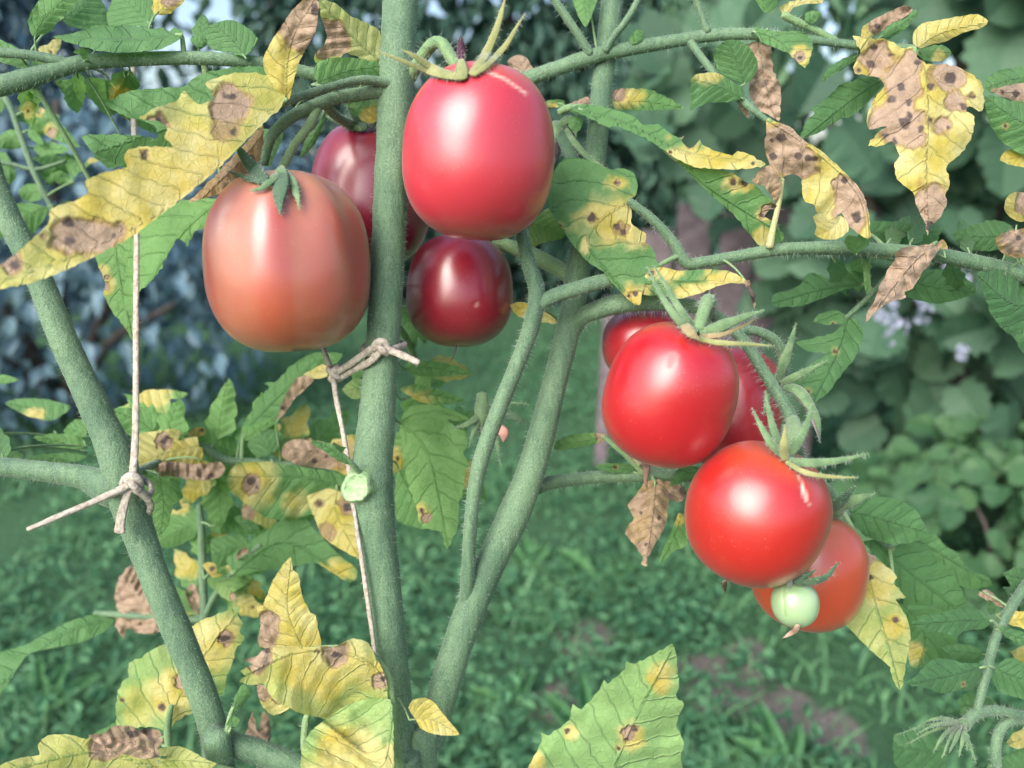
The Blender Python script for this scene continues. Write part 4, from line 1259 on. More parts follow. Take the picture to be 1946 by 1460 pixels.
leaf('B3', '606,0 640,8 665,30 700,45 722,60 728,110 700,120 660,100 640,112 600,120 598,104 616,85 622,70 612,40', '722,118 670,70 610,5', (.318, .300), y=.5, tone=1.5, B=[(630, 70, 30), (615, 98, 16)], fold=.3, wr=1.4)
leaf('B3', '596,140 602,120 630,110 670,110 722,118 722,158 690,160 640,158 605,160', '592,162 650,138 725,125', (.305, .318), tone=.72, fold=.2, tilt=.3, tooth=1.0)
leaf('B3', '655,200 690,190 722,178 722,225 700,235 680,222', '660,205 700,205 725,200', (.330, .338), tone=.75, Y=[(705, 222, 20)])
leaf('B3', '605,235 612,215 622,212 606,262 585,290 570,300 580,265', '618,208 600,250 572,300', (.322, .326), tone=.4, tooth=1.2)
leaf('B3', '492,250 520,245 540,240 535,270 520,300 512,318 498,310', '545,232 520,270 508,318', (.318, .322), tone=.35, tooth=1.0)
# --- left side, small leaves behind the near leaf
leaf('B1', '105,155 140,150 162,170 158,198 146,216 128,200 118,175', '150,132 140,165 146,215', (.34, .36), tone=.78, tooth=3)
leaf('B1', '160,152 190,148 212,165 225,185 210,192 216,215 205,222 180,198 165,180', '170,135 185,170 208,220', (.34, .36), tone=.78, tooth=3)
leaf('B1', '200,150 235,165 262,185 270,215 295,235 300,255 262,240 225,215 205,190', '200,140 235,190 300,255', (.345, .37), tone=.74, tooth=2)
leaf('A9', '62,210 70,204 85,208 105,222 130,250 152,280 130,275 95,262 75,245', '66,208 100,240 152,280', (.43, .43), tone=.75, Y=[(72, 210, 12), (95, 248, 12)], B=[(72, 210, 6), (98, 252, 8)])
leaf('A9', '0,258 20,246 38,252 45,268 38,282 15,284 -5,280', '42,266 20,262 -8,268', (.43, .43), tone=.75, tooth=.6)
leaf('A9', '52,250 64,246 78,262 83,275 70,272 56,262', '54,248 68,260 82,274', (.43, .425), tone=.75, tooth=.5)
leaf('A9', '36,362 50,350 72,350 88,362 80,378 60,384 42,380', '90,366 60,366 36,366', (.43, .43), tone=.78, tooth=.5)
leaf('A9', '104,332 120,328 138,338 140,352 118,352 106,346', '142,346 120,342 104,336', (.43, .43), tone=.72, tooth=.5)
leaf('A10', '-20,290 10,290 28,318 30,340 18,352 0,350 -20,340', '14,312 8,330 -10,345', (.43, .43), tone=.72, tooth=1)
leaf('A10', '120,300 128,290 150,305 155,318 170,300 190,302 165,318 140,338 132,330', '122,306 145,315 160,320', (.43, .43), tone=.7, Y=[(178, 302, 12)])
leaf('A9', '-10,170 5,180 12,200 0,215 -12,212', '12,186 2,198 -12,205', (.44, .44), tone=.7, tooth=.6)
leaf('A9', '25,388 60,386 92,396 88,410 60,450 56,440 30,430 -20,470 -30,420', '100,390 60,405 0,440', (.40, .39), tone=.85, tooth=1)
leaf('A9', '60,300 100,292 150,310 140,330 120,330 90,318', '62,318 110,312 145,320', (.44, .45), tone=.7)
# --- bright leaves under the near leaf
leaf('B1', '250,440 300,398 350,380 415,378 412,410 392,432 370,440 355,470 352,462 335,455 322,480 300,520 262,560 246,598 236,575 240,520',
     '425,372 340,450 246,596', (.345, .335), tone=.95, fold=.25, tilt=.25, tooth=2.5, wr=1.2)
leaf('B1', '185,500 182,480 215,440 250,440 262,500 255,570 254,648 238,625 212,590 196,560 200,540', '215,430 225,520 252,648', (.35, .345), tone=1.1, fold=.2, Y=[(202, 540, 24, .9, .6), (196, 515, 12)], B=[(200, 545, 8), (203, 528, 5)])
leaf('B1', '170,260 205,285 240,300 215,322 180,300', '240,280 210,295 170,270', (.34, .345), tone=.5)
# --- top centre
leaf('B4', '1085,-20 1140,-20 1128,20 1114,52 1098,30', '1112,-20 1112,15 1114,52', (.335, .328), tone=.72, tooth=1)
leaf('B4', '965,130 968,112 990,105 1005,116 1014,135 1000,142 975,140', '990,148 990,125 985,108', (.346, .35), y=1, b=.85, wr=1.8)
leaf('B4', '940,138 970,130 1000,145 960,150', '1000,150 970,140 940,138', (.345, .345), tone=.4, y=.1)
leaf('B4', '1196,72 1210,56 1222,60 1220,78 1200,84', '1200,88 1208,72 1220,58', (.332, .330), tone=.55, tooth=.5)
leaf('B4', '1430,-15 1470,-20 1478,8 1468,24 1450,22 1440,8', '1460,66 1452,25 1448,-20', (.325, .322), tone=.7, tooth=1)
leaf('B4e', '1488,28 1482,15 1500,3 1530,0 1565,-5 1562,6 1530,8 1508,14 1498,26', '1490,30 1515,8 1562,0', (.322, .318), y=.9, tone=.8, tooth=1)
leaf('B4e', '1530,40 1530,25 1545,20 1562,25 1555,34 1545,45', '1532,48 1545,32 1560,24', (.322, .318), tone=.5, tooth=.6)
# --- right branch leaves
leaf('B4d', '1356,110 1362,90 1382,76 1405,78 1425,90 1438,112 1440,132 1425,155 1410,160 1385,148 1365,135', '1415,160 1400,118 1385,80', (.322, .316), tone=.40, fold=.25, tooth=1)
leaf('B4d', '1313,150 1330,140 1358,138 1378,146 1412,168 1412,185 1395,192 1370,195 1345,196 1322,205 1312,210', '1412,188 1365,165 1315,150', (.316, .308), tone=.42, fold=.3, tooth=1.5, Y=[(1345, 142, 16, .9, 1.8)])
leaf('B4', '1432,52 1450,56 1480,60 1505,58 1530,62 1544,80 1542,105 1530,130 1515,118 1500,102 1470,90 1445,78', '1432,60 1480,78 1526,132', (.322, .310), tone=.50, fold=.3, Y=[(1522, 108, 20)], B=[(1520, 108, 9)], S=[(1520, 110, 5)])
leaf('B4', '1418,85 1440,80 1466,88 1468,130 1482,160 1484,195 1480,230 1460,218 1440,205 1425,185 1424,160 1436,135 1425,110', '1440,76 1452,150 1474,230', (.330, .322), y=1, b=.95, S=[(1450, 158, 10, .6, 1.6)], wr=2.6, fold=.5, tooth=3)
leaf('B4d', '1400,195 1412,192 1425,205 1422,225 1410,212', '1412,195 1415,208 1420,224', (.321, .322), y=1, b=1, wr=2, tooth=1)
leaf('B4', '1664,70 1650,55 1655,40 1690,22 1718,10 1735,18 1720,32 1690,48 1668,66', '1665,72 1685,42 1735,16', (.316, .308), y=1, b=.95, wr=2.2, S=[(1668, 50, 6)], fold=-.5, tooth=1)
leaf('B4', '1668,72 1690,48 1725,32 1740,18 1745,28 1720,55 1690,75', '1668,74 1705,52 1742,24', (.322, .322), tone=.5)
leaf('B4', '1636,70 1640,50 1655,42 1662,62 1655,72', '1650,82 1648,62 1645,45', (.322, .322), y=.95, tone=.8, tooth=.7)
leaf('B4', '1735,82 1736,62 1752,45 1785,38 1830,30 1858,27 1878,40 1868,52 1830,62 1800,78 1770,85 1748,92', '1742,92 1790,62 1878,42', (.315, .300), y=1.0, fold=.3, tilt=.2, tooth=.8, wr=.8)
leaf('B4', '1620,68 1640,72 1685,76 1715,92 1735,90 1742,108 1760,122 1785,122 1812,124 1840,138 1866,158 1869,205 1860,212 1842,202 1836,212 1852,222 1850,250 1840,272 1824,295 1806,308 1798,320 1805,345 1796,372 1800,380 1788,412 1766,430 1762,448 1756,420 1742,392 1735,366 1705,342 1700,310 1710,296 1694,268 1680,276 1650,278 1664,256 1686,240 1652,246 1648,222 1660,190 1680,165 1672,148 1625,140 1624,122 1635,98',
     '1738,94 1756,140 1762,220 1758,320 1762,446', (.312, .304), y=1.0, fold=.16, tilt=.10, wr=1.5, bow=.06, tooth=2.2,
     B=[(1715, 165, 42, 1, .8), (1705, 235, 42, 1, 1.1), (1665, 115, 30, .95), (1730, 120, 22, .8), (1800, 145, 24, .9, 1.4), (1770, 390, 42, 1, .75), (1815, 190, 20, .8), (1790, 240, 18, .75), (1740, 262, 20, .9)],
     S=[(1660, 90, 8), (1655, 122, 9), (1633, 133, 7), (1694, 105, 5), (1745, 120, 7), (1713, 165, 10), (1695, 190, 9), (1728, 195, 7), (1720, 235, 12), (1684, 258, 8), (1806, 150, 12), (1768, 165, 7), (1770, 230, 6), (1801, 244, 5), (1750, 245, 6), (1848, 183, 5), (1832, 203, 8), (1655, 190, 5), (1768, 430, 10), (1700, 270, 7), (1728, 218, 5)])
leaf('B4', '1560,158 1568,135 1590,118 1628,100 1630,112 1605,130 1580,145', '1632,104 1595,128 1562,155', (.325, .325), tone=.25, tooth=1.2)
leaf('B4', '1522,266 1530,235 1548,215 1542,205 1570,188 1598,160 1640,148 1668,150 1674,165 1650,195 1620,220 1595,228 1560,250', '1676,150 1610,195 1522,266', (.335, .330), tone=.30, fold=.25, tilt=-.2, tooth=2.2)
leaf('B4', '1740,95 1790,85 1808,100 1800,112 1770,118 1750,110', '1738,98 1770,98 1808,100', (.325, .33), tone=.6, Y=[(1785, 110, 14)])
leaf('D4', '1870,165 1880,145 1905,132 1960,128 1980,175 1920,170 1885,178', '1985,150 1930,150 1872,168', (.322, .316), tone=.45, tooth=1.5)
leaf('D4', '1882,172 1920,162 1980,152 1980,205 1920,190', '1985,180 1930,176 1884,174', (.320, .314), y=.95, b=.6, S=[(1930, 178, 8), (1905, 175, 5)], B=[(1930, 178, 35)])
leaf('D4', '1870,190 1880,180 1920,192 1980,200 1980,300 1940,292 1905,270 1880,235', '1985,250 1930,225 1872,185', (.319, .314), tone=.48, S=[(1911, 240, 4)])
leaf('D4', '1900,305 1915,285 1980,290 1980,320 1930,316', '1985,305 1940,300 1902,305', (.324, .322), y=1, tooth=1)
leaf('C6', '1908,395 1914,375 1930,365 1980,372 1975,410 1940,422 1918,412', '1930,440 1935,400 1925,368', (.318, .310), y=.95, B=[(1946, 388, 22, 1, .7)], tooth=.8)
leaf('C6', '1892,452 1910,442 1940,435 1990,430 1985,480 1945,490 1915,488 1898,475', '1945,495 1935,465 1900,448', (.314, .306), y=.9, b=.55, B=[(1930, 460, 26)], S=[(1936, 452, 6)], wr=2.0)
# twisted yellow leaf
leaf('B4d', '1458,226 1475,232 1500,240 1530,268 1562,288 1595,318 1622,345 1642,372 1652,410 1654,452 1640,450 1612,430 1600,405 1588,415 1580,430 1572,415 1556,412 1545,388 1530,384 1524,362 1524,340 1505,330 1488,338 1472,332 1460,305 1453,280 1456,250',
     '1460,228 1530,272 1600,330 1640,385 1650,450', (.312, .300), y=1.0, fold=.45, tilt=.2, wr=1.7, tooth=1.6,
     B=[(1490, 280, 48, 1, .9), (1520, 310, 30), (1622, 390, 48, 1, .62), (1600, 350, 16)], S=[(1484, 262, 8, 1, 1.4), (1470, 298, 8), (1517, 296, 8), (1535, 300, 7), (1548, 302, 6), (1605, 342, 7), (1627, 412, 11), (1467, 268, 5)])
leaf('B4d', '1545,412 1560,405 1578,420 1598,410 1610,422 1612,440 1590,455 1565,455 1548,445 1552,430', '1602,408 1580,435 1548,450', (.297, .294), y=1.0, fold=-.3, wr=1.2, tooth=1, attach=False)
leaf('C6b', '1428,345 1442,325 1465,312 1478,325 1486,345 1476,385 1465,372 1450,352 1435,350', '1486,342 1462,335 1432,345', (.313, .306), y=1, b=.7, wr=2.2, tone=.8, tooth=1)
# long leaf with holes
leaf('C8', '1085,205 1110,198 1150,205 1180,212 1210,225 1222,238 1250,235 1272,252 1290,262 1300,258 1295,268 1310,282 1322,275 1330,265 1335,275 1362,288 1392,296 1402,287 1420,292 1455,312 1430,320 1380,322 1320,318 1282,300 1262,285 1220,260 1180,242 1150,240 1100,215',
     '1100,208 1200,240 1300,290 1452,312', (.318, .308), tone=.58, fold=.1, tilt=-.55, wr=1.0, Y=[(1340, 308, 30, 1, 2.6), (1425, 305, 26), (1290, 296, 16, .8, 2), (1312, 272, 12)], B=[(1312, 270, 9), (1300, 260, 4)], S=[(1312, 272, 8, 1, 1.4), (1432, 313, 4), (1270, 260, 4), (1274, 290, 4)])
leaf('C8', '1278,298 1310,310 1360,322 1395,330 1420,348 1438,355 1472,388 1478,392 1462,400 1452,412 1470,420 1490,450 1480,462 1445,468 1420,440 1392,405 1350,370 1310,330',
     '1280,300 1360,365 1480,440', (.316, .318), tone=.62, fold=.1, tilt=.5, Y=[(1405, 346, 20, 1, 1.4), (1452, 408, 14), (1450, 450, 18)], B=[(1460, 402, 12)], S=[(1393, 346, 6), (1415, 348, 7), (1448, 410, 5), (1470, 392, 6)])
leaf('C', '1166,172 1190,168 1230,170 1262,182 1300,205 1268,208 1220,210 1168,208', '1160,190 1220,192 1300,205', (.342, .348), tone=.72, Y=[(1190, 180, 26, .9, 1.5)], B=[(1175, 178, 14)])
leaf('C8', '1070,205 1082,198 1100,190 1118,184 1122,200 1100,208', '1072,206 1095,198 1120,188', (.338, .342), y=1, b=.9, wr=2, tooth=1)
leaf('C8', '1082,212 1092,202 1112,200 1130,206 1132,218 1108,220', '1138,214 1110,210 1084,212', (.330, .325), tone=.55, tooth=.6)
leaf('C8', '1082,225 1100,220 1108,230 1102,248 1090,250 1080,240', '1095,212 1096,232 1088,250', (.330, .325), tone=.5, tooth=.5)
leaf('C8', '1018,200 1045,190 1072,190 1070,202 1045,205', '1072,198 1048,196 1020,200', (.335, .34), tone=.5, Y=[(1050, 205, 10)], tooth=.6)
# big spotted leaf below
leaf('C6', '1062,310 1080,300 1120,305 1160,322 1185,320 1205,330 1212,352 1208,372 1196,380 1200,400 1200,425 1228,445 1226,462 1240,470 1252,510 1240,520 1225,540 1216,580 1200,575 1185,560 1165,540 1150,520 1120,500 1105,485 1085,460 1065,430 1045,400 1040,370 1050,335',
     '1196,382 1140,420 1120,470 1200,570', (.317, .308), tone=.50, fold=.25, tilt=.2, wr=1.2, tooth=1.5,
     Y=[(1170, 415, 42, 1, 1.5), (1205, 440, 30), (1202, 565, 22), (1112, 465, 16, 1, .5), (1172, 348, 14, .8, 1.6)], B=[(1180, 435, 14, .6), (1172, 347, 6)], S=[(1125, 414, 8), (1172, 432, 7), (1185, 441, 7), (1063, 433, 5), (1196, 562, 5), (1208, 558, 5), (1174, 347, 4)])
leaf('C6', '1200,520 1225,512 1260,508 1290,515 1340,512 1385,515 1412,528 1422,540 1390,538 1360,545 1330,558 1290,568 1250,562 1215,560 1198,552',
     '1205,540 1300,535 1420,538', (.309, .300), tone=.52, fold=.35, tilt=-.2, Y=[(1265, 515, 20, 1, 1.6), (1380, 535, 24, 1, 2), (1330, 556, 16, 1, 3), (1215, 555, 18), (1222, 520, 10)], S=[(1238, 520, 6), (1213, 552, 7)], tooth=1)
leaf('C6', '1414,536 1424,532 1428,548 1436,562 1434,590 1428,570 1420,550', '1418,536 1428,555 1434,588', (.300, .300), y=1, b=1, S=[(1428, 560, 20)], wr=2, tooth=1)
leaf('C1', '1005,430 1020,410 1045,395 1062,410 1078,440 1065,455 1030,462 1010,470', '1000,425 1035,430 1075,448', (.34, .345), tone=.8, y=.25)
leaf('C6', '1604,460 1612,446 1628,450 1636,442 1650,450 1652,464 1632,480 1618,480', '1628,484 1628,465 1624,452', (.312, .305), tone=.62, tooth=.5)
leaf('C6', '1776,462 1794,456 1784,475 1768,500 1752,520 1735,548 1718,555 1722,565 1698,572 1680,580 1660,598 1645,612 1650,590 1662,572 1670,545 1680,530 1690,508 1702,495 1700,482 1720,470 1745,468',
     '1780,460 1725,510 1648,610', (.312, .300), y=1, b=.92, Y=[(1690, 510, 20)], wr=2.6, fold=.5, curl=-.3, tooth=1.5)
leaf('C6', '1790,455 1798,462 1802,474 1786,472', '1796,490 1794,472 1792,456', (.313, .312), y=1, b=.4, tooth=.5)
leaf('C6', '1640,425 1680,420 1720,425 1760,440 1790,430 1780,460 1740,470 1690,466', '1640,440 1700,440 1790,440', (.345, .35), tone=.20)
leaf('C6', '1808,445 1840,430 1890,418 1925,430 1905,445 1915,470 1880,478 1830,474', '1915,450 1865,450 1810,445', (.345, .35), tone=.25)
# dark leaves under the branch
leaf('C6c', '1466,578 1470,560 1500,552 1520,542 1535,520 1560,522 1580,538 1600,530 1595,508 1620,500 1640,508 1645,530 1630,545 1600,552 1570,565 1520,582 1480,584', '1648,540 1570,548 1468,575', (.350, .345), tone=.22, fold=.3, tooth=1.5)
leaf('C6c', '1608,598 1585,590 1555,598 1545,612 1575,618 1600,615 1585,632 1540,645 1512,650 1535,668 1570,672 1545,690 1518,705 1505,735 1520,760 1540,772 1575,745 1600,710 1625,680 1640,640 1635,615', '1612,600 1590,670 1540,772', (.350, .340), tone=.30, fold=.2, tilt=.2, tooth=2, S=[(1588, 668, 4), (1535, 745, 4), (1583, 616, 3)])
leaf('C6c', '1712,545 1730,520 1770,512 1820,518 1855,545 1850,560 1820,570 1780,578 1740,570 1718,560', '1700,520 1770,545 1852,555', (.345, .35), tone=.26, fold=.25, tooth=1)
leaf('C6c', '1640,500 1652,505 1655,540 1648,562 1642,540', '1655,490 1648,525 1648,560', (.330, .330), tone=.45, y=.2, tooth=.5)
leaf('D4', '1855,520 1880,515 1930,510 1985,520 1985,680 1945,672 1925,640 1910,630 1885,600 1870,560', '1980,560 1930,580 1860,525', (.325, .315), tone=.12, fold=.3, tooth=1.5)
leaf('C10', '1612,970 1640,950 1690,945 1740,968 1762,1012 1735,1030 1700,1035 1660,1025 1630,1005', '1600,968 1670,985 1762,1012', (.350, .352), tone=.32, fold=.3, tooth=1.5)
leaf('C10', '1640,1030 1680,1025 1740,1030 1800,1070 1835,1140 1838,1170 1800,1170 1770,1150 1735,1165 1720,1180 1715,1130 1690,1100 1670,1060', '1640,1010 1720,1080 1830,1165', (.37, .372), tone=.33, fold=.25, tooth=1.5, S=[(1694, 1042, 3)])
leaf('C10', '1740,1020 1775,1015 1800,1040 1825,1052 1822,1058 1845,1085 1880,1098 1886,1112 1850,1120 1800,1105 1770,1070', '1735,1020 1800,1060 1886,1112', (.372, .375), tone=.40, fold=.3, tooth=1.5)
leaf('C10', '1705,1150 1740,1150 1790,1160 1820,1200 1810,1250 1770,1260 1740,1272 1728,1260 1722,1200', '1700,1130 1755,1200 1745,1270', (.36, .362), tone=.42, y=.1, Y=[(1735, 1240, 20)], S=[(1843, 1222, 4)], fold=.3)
# yellow leaf below the orange tomato
leaf('C10', '1640,1050 1652,1052 1690,1080 1705,1098 1698,1108 1722,1135 1702,1140 1722,1170 1730,1200 1725,1245 1712,1312 1696,1290 1692,1268 1660,1240 1640,1222 1610,1190 1585,1185 1610,1150 1635,1100',
     '1640,1052 1660,1140 1690,1240 1708,1312', (.335, .322), tone=1.3, y=.50, Y=[(1660, 1100, 50), (1700, 1190, 26)], B=[(1648, 1055, 18)], S=[(1650, 1098, 6, 1, 1.8), (1702, 1178, 6)], fold=.22, tilt=-.1, wr=1.3, tooth=2)
# right edge plant
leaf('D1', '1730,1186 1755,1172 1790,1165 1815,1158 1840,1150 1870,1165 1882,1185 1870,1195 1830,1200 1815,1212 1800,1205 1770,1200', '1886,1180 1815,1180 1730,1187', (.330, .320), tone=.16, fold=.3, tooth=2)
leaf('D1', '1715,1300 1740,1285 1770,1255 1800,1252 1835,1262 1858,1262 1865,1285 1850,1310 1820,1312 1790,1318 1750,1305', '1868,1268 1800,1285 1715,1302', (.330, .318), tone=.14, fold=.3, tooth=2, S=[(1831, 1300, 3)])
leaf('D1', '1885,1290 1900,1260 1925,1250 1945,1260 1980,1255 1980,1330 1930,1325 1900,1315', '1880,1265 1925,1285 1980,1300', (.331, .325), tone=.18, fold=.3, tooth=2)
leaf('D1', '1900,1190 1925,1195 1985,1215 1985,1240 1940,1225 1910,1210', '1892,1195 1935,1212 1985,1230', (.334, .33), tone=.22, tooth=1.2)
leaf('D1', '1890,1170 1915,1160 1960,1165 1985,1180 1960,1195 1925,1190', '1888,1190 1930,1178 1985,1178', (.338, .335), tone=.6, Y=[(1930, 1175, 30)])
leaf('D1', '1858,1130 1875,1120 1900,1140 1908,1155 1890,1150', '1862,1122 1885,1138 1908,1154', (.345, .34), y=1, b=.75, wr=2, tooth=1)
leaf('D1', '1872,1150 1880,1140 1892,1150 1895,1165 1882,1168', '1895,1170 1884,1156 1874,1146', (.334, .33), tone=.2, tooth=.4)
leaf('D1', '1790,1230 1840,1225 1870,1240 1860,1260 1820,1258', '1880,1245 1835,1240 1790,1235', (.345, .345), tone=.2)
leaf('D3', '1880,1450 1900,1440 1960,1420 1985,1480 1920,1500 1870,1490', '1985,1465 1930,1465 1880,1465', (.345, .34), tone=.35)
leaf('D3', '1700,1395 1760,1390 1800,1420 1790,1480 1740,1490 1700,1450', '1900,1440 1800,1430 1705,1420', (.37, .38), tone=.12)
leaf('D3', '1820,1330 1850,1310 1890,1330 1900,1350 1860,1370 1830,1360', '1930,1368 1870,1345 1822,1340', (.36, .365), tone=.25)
# dry leaf under the red tomato
leaf('C5', '1222,920 1240,912 1272,915 1300,925 1305,940 1290,955 1272,950 1268,985 1260,1010 1242,1040 1230,1060 1230,1076 1218,1072 1222,1060 1205,1035 1188,1015 1196,995 1205,985 1192,960 1205,945', '1245,915 1240,980 1226,1075', (.348, .342), y=1, b=.66, B=[(1290, 935, 24), (1210, 955, 22), (1230, 1050, 24)], S=[(1218, 975, 4), (1252, 985, 5), (1228, 1035, 4)], wr=2.2, fold=.4, tooth=2)
leaf('C5', '1290,975 1308,985 1306,1035 1280,1048 1252,1072 1262,1040 1278,1005', '1300,930 1288,1000 1254,1072', (.356, .35), tone=.72, Y=[(1290, 985, 14)], tooth=1)
leaf('C5', '1285,895 1305,885 1335,890 1330,905 1300,915 1272,925', '1340,902 1305,900 1274,922', (.350, .344), tone=.5, tooth=1)
leaf('C5', '1130,888 1155,880 1190,882 1215,886 1200,898 1160,898', '1215,900 1170,888 1132,890', (.350, .344), tone=.5, S=[(1170, 888, 4)], tooth=1.5)
leaf('C9', '1052,852 1058,838 1080,828 1112,822 1150,825 1155,835 1130,845 1100,850 1070,855', '1150,830 1105,838 1054,850', (.345, .34), tone=.7, y=.15, B=[(1145, 828, 12)], tooth=1.5)
leaf('C9', '1185,855 1210,868 1222,880 1212,884 1196,876', '1215,884 1205,872 1186,857', (.346, .345), y=1, b=.9, wr=2, tooth=1)
leaf('C1', '968,580 990,574 1010,582 1050,600 1060,615 1020,612 985,602', '1062,612 1015,592 970,582', (.345, .345), y=1.0, b=.2, tooth=1.5)
# bottom right big leaf
leaf('B7', '1000,1470 1030,1405 1028,1392 1042,1398 1082,1368 1088,1338 1105,1348 1140,1310 1148,1292 1155,1300 1188,1272 1190,1256 1205,1262 1240,1245 1278,1224 1284,1240 1290,1300 1285,1325 1300,1338 1290,1360 1285,1380 1300,1412 1294,1440 1296,1500 1120,1540 1000,1520',
     '1140,1530 1190,1400 1235,1310 1278,1226', (.290, .272), tone=1.45, fold=.18, tilt=.05, wr=1.5, tooth=1.8, Y=[(1255, 1290, 34, .9, .7), (1085, 1392, 14), (1200, 1400, 24), (1010, 1450, 24)], B=[(1195, 1395, 12)], S=[(1206, 1386, 6), (1078, 1390, 5), (1190, 1405, 5), (1174, 1422, 4)], attach=False)
# small yellow leaf on the stems
leaf('B', '776,1345 785,1330 808,1326 825,1335 838,1352 860,1378 873,1396 850,1398 825,1396 800,1385 790,1368', '778,1368 820,1368 872,1396', (.286, .280), y=.85, tone=.9, fold=-.25, wr=1.0, tooth=.6)
# large yellow folded leaf
leaf('B7', '560,1232 520,1236 494,1230 490,1212 496,1190 488,1155 500,1150 512,1118 530,1085 553,1058 556,1082 566,1090 572,1120 576,1138 590,1165 600,1170 606,1200 610,1230', '575,1234 545,1160 552,1062', (.292, .284), y=1.0, fold=.12, B=[(508, 1200, 36, 1, .55)], tone=.9, wr=1.2, tooth=1.5)
leaf('B7', '735,1300 728,1275 715,1250 700,1222 672,1213 650,1222 635,1230 612,1228 580,1230 540,1228 505,1232 490,1246 462,1254 482,1262 456,1275 466,1284 455,1296 478,1302 500,1300 520,1330 548,1345 570,1355 600,1362 622,1368 640,1385 660,1380 700,1360 735,1340',
     '740,1340 715,1275 650,1240 560,1240 470,1280', (.288, .270), y=.55, tone=1.7, fold=.22, tilt=-.1, wr=1.8, tooth=1.5, Y=[(600, 1250, 80, 1, 1.5), (720, 1280, 30)], B=[(490, 1255, 22), (720, 1295, 14), (640, 1245, 24, .8)], S=[(508, 1236, 7, 1, 1.4), (638, 1245, 7, 1, 1.6), (604, 1238, 4), (728, 1290, 6)])
leaf('B7', '488,1300 520,1310 545,1325 568,1332 545,1350 520,1360 500,1345 490,1322', '570,1330 530,1325 490,1302', (.282, .279), y=1.0, B=[(500, 1312, 18), (535, 1320, 16)], fold=-.3, tooth=.8)
leaf('B7', '742,1330 748,1400 745,1500 700,1510 600,1500 572,1460 575,1420 590,1390 622,1366 650,1345 690,1330', '745,1330 740,1400 720,1460 640,1500', (.284, .272), tone=1.6, y=.30, Y=[(650, 1440, 70), (730, 1440, 24)], fold=.2, tilt=.1, wr=2.0, tooth=1.2, attach=False)
# left lower leaves
leaf('A7', '318,1390 290,1382 225,1382 220,1350 222,1325 232,1295 245,1288 245,1260 270,1250 280,1240 330,1215 380,1180 455,1152 452,1170 462,1185 455,1200 465,1215 448,1235 440,1265 430,1290 425,1320 405,1330 370,1352 335,1370', '320,1388 340,1320 390,1240 458,1155', (.340, .346), tone=1.25, y=.30, Y=[(400, 1225, 60, .95), (330, 1320, 50, .9), (270, 1340, 50, .6)], B=[(430, 1213, 14), (345, 1295, 14)], S=[(232, 1330, 5), (308, 1344, 7), (425, 1213, 7, 1, 1.8)], fold=.2, wr=1.3, tooth=2)
leaf('A8', '-40,1500 0,1455 40,1440 75,1435 72,1415 90,1398 130,1396 165,1405 175,1395 210,1405 300,1440 310,1470 200,1520', '310,1465 180,1430 30,1460', (.293, .276), y=.60, tone=1.6, fold=.3, tilt=-.2, wr=1.4, tooth=1, B=[(200, 1415, 30, .9)], attach=False)
leaf('A8', '168,1398 200,1392 215,1380 250,1380 285,1405 302,1428 300,1440 270,1442 230,1432 190,1415', '305,1440 250,1412 175,1396', (.284, .278), y=1.0, b=.95, S=[(252, 1396, 8, 1, 1.4)], wr=2.4, fold=-.4, tooth=1)
leaf('A8', '300,1425 340,1418 365,1428 395,1445 412,1452 380,1470 310,1470', '300,1450 350,1445 410,1452', (.290, .285), tone=.95, y=.55, tooth=1)
leaf('A4', '225,1168 180,1168 140,1178 95,1200 50,1225 0,1240 -40,1250 -40,1370 0,1322 40,1260 60,1240 150,1222 200,1200', '228,1172 120,1205 0,1300', (.43, .40), tone=.45, fold=.2, tilt=.5, tooth=1.2)
leaf('A4', '218,1140 222,1110 240,1080 262,1068 290,1090 300,1130 312,1165 310,1200 275,1205 240,1195 235,1215 218,1190 225,1165', '290,1172 260,1140 235,1090', (.42, .43), y=1, b=.9, B=[(260, 1140, 90)], wr=2.6, tooth=2.5, tone=.5)
leaf('A4', '352,1125 365,1108 378,1130 385,1168 370,1165 358,1145', '384,1172 370,1140 362,1110', (.42, .425), y=1, b=1, wr=2.5, tooth=2)
leaf('B6', '462,1425 480,1350 490,1390 500,1352 512,1365 515,1420 500,1428 478,1420', '490,1470 490,1410 495,1355', (.36, .37), y=1, b=1, wr=3, tooth=3)
leaf('A7', '200,1395 290,1385 310,1400 300,1425 250,1420', '318,1400 260,1405 205,1400', (.36, .37), y=1, b=1, S=[(260, 1405, 40)], wr=2)
leaf('A7', '140,1440 180,1395 225,1370 225,1390 190,1420', '320,1420 220,1390 145,1438', (.42, .42), tone=.5)
leaf('A2b', '440,1352 448,1320 462,1300 476,1312 470,1330 452,1350', '441,1352 455,1325 474,1305', (.298, .294), tone=.5, tooth=1)
leaf('A2b', '430,1378 442,1360 456,1368 448,1382', '436,1392 442,1374 454,1368', (.298, .294), tone=.5, tooth=.5)
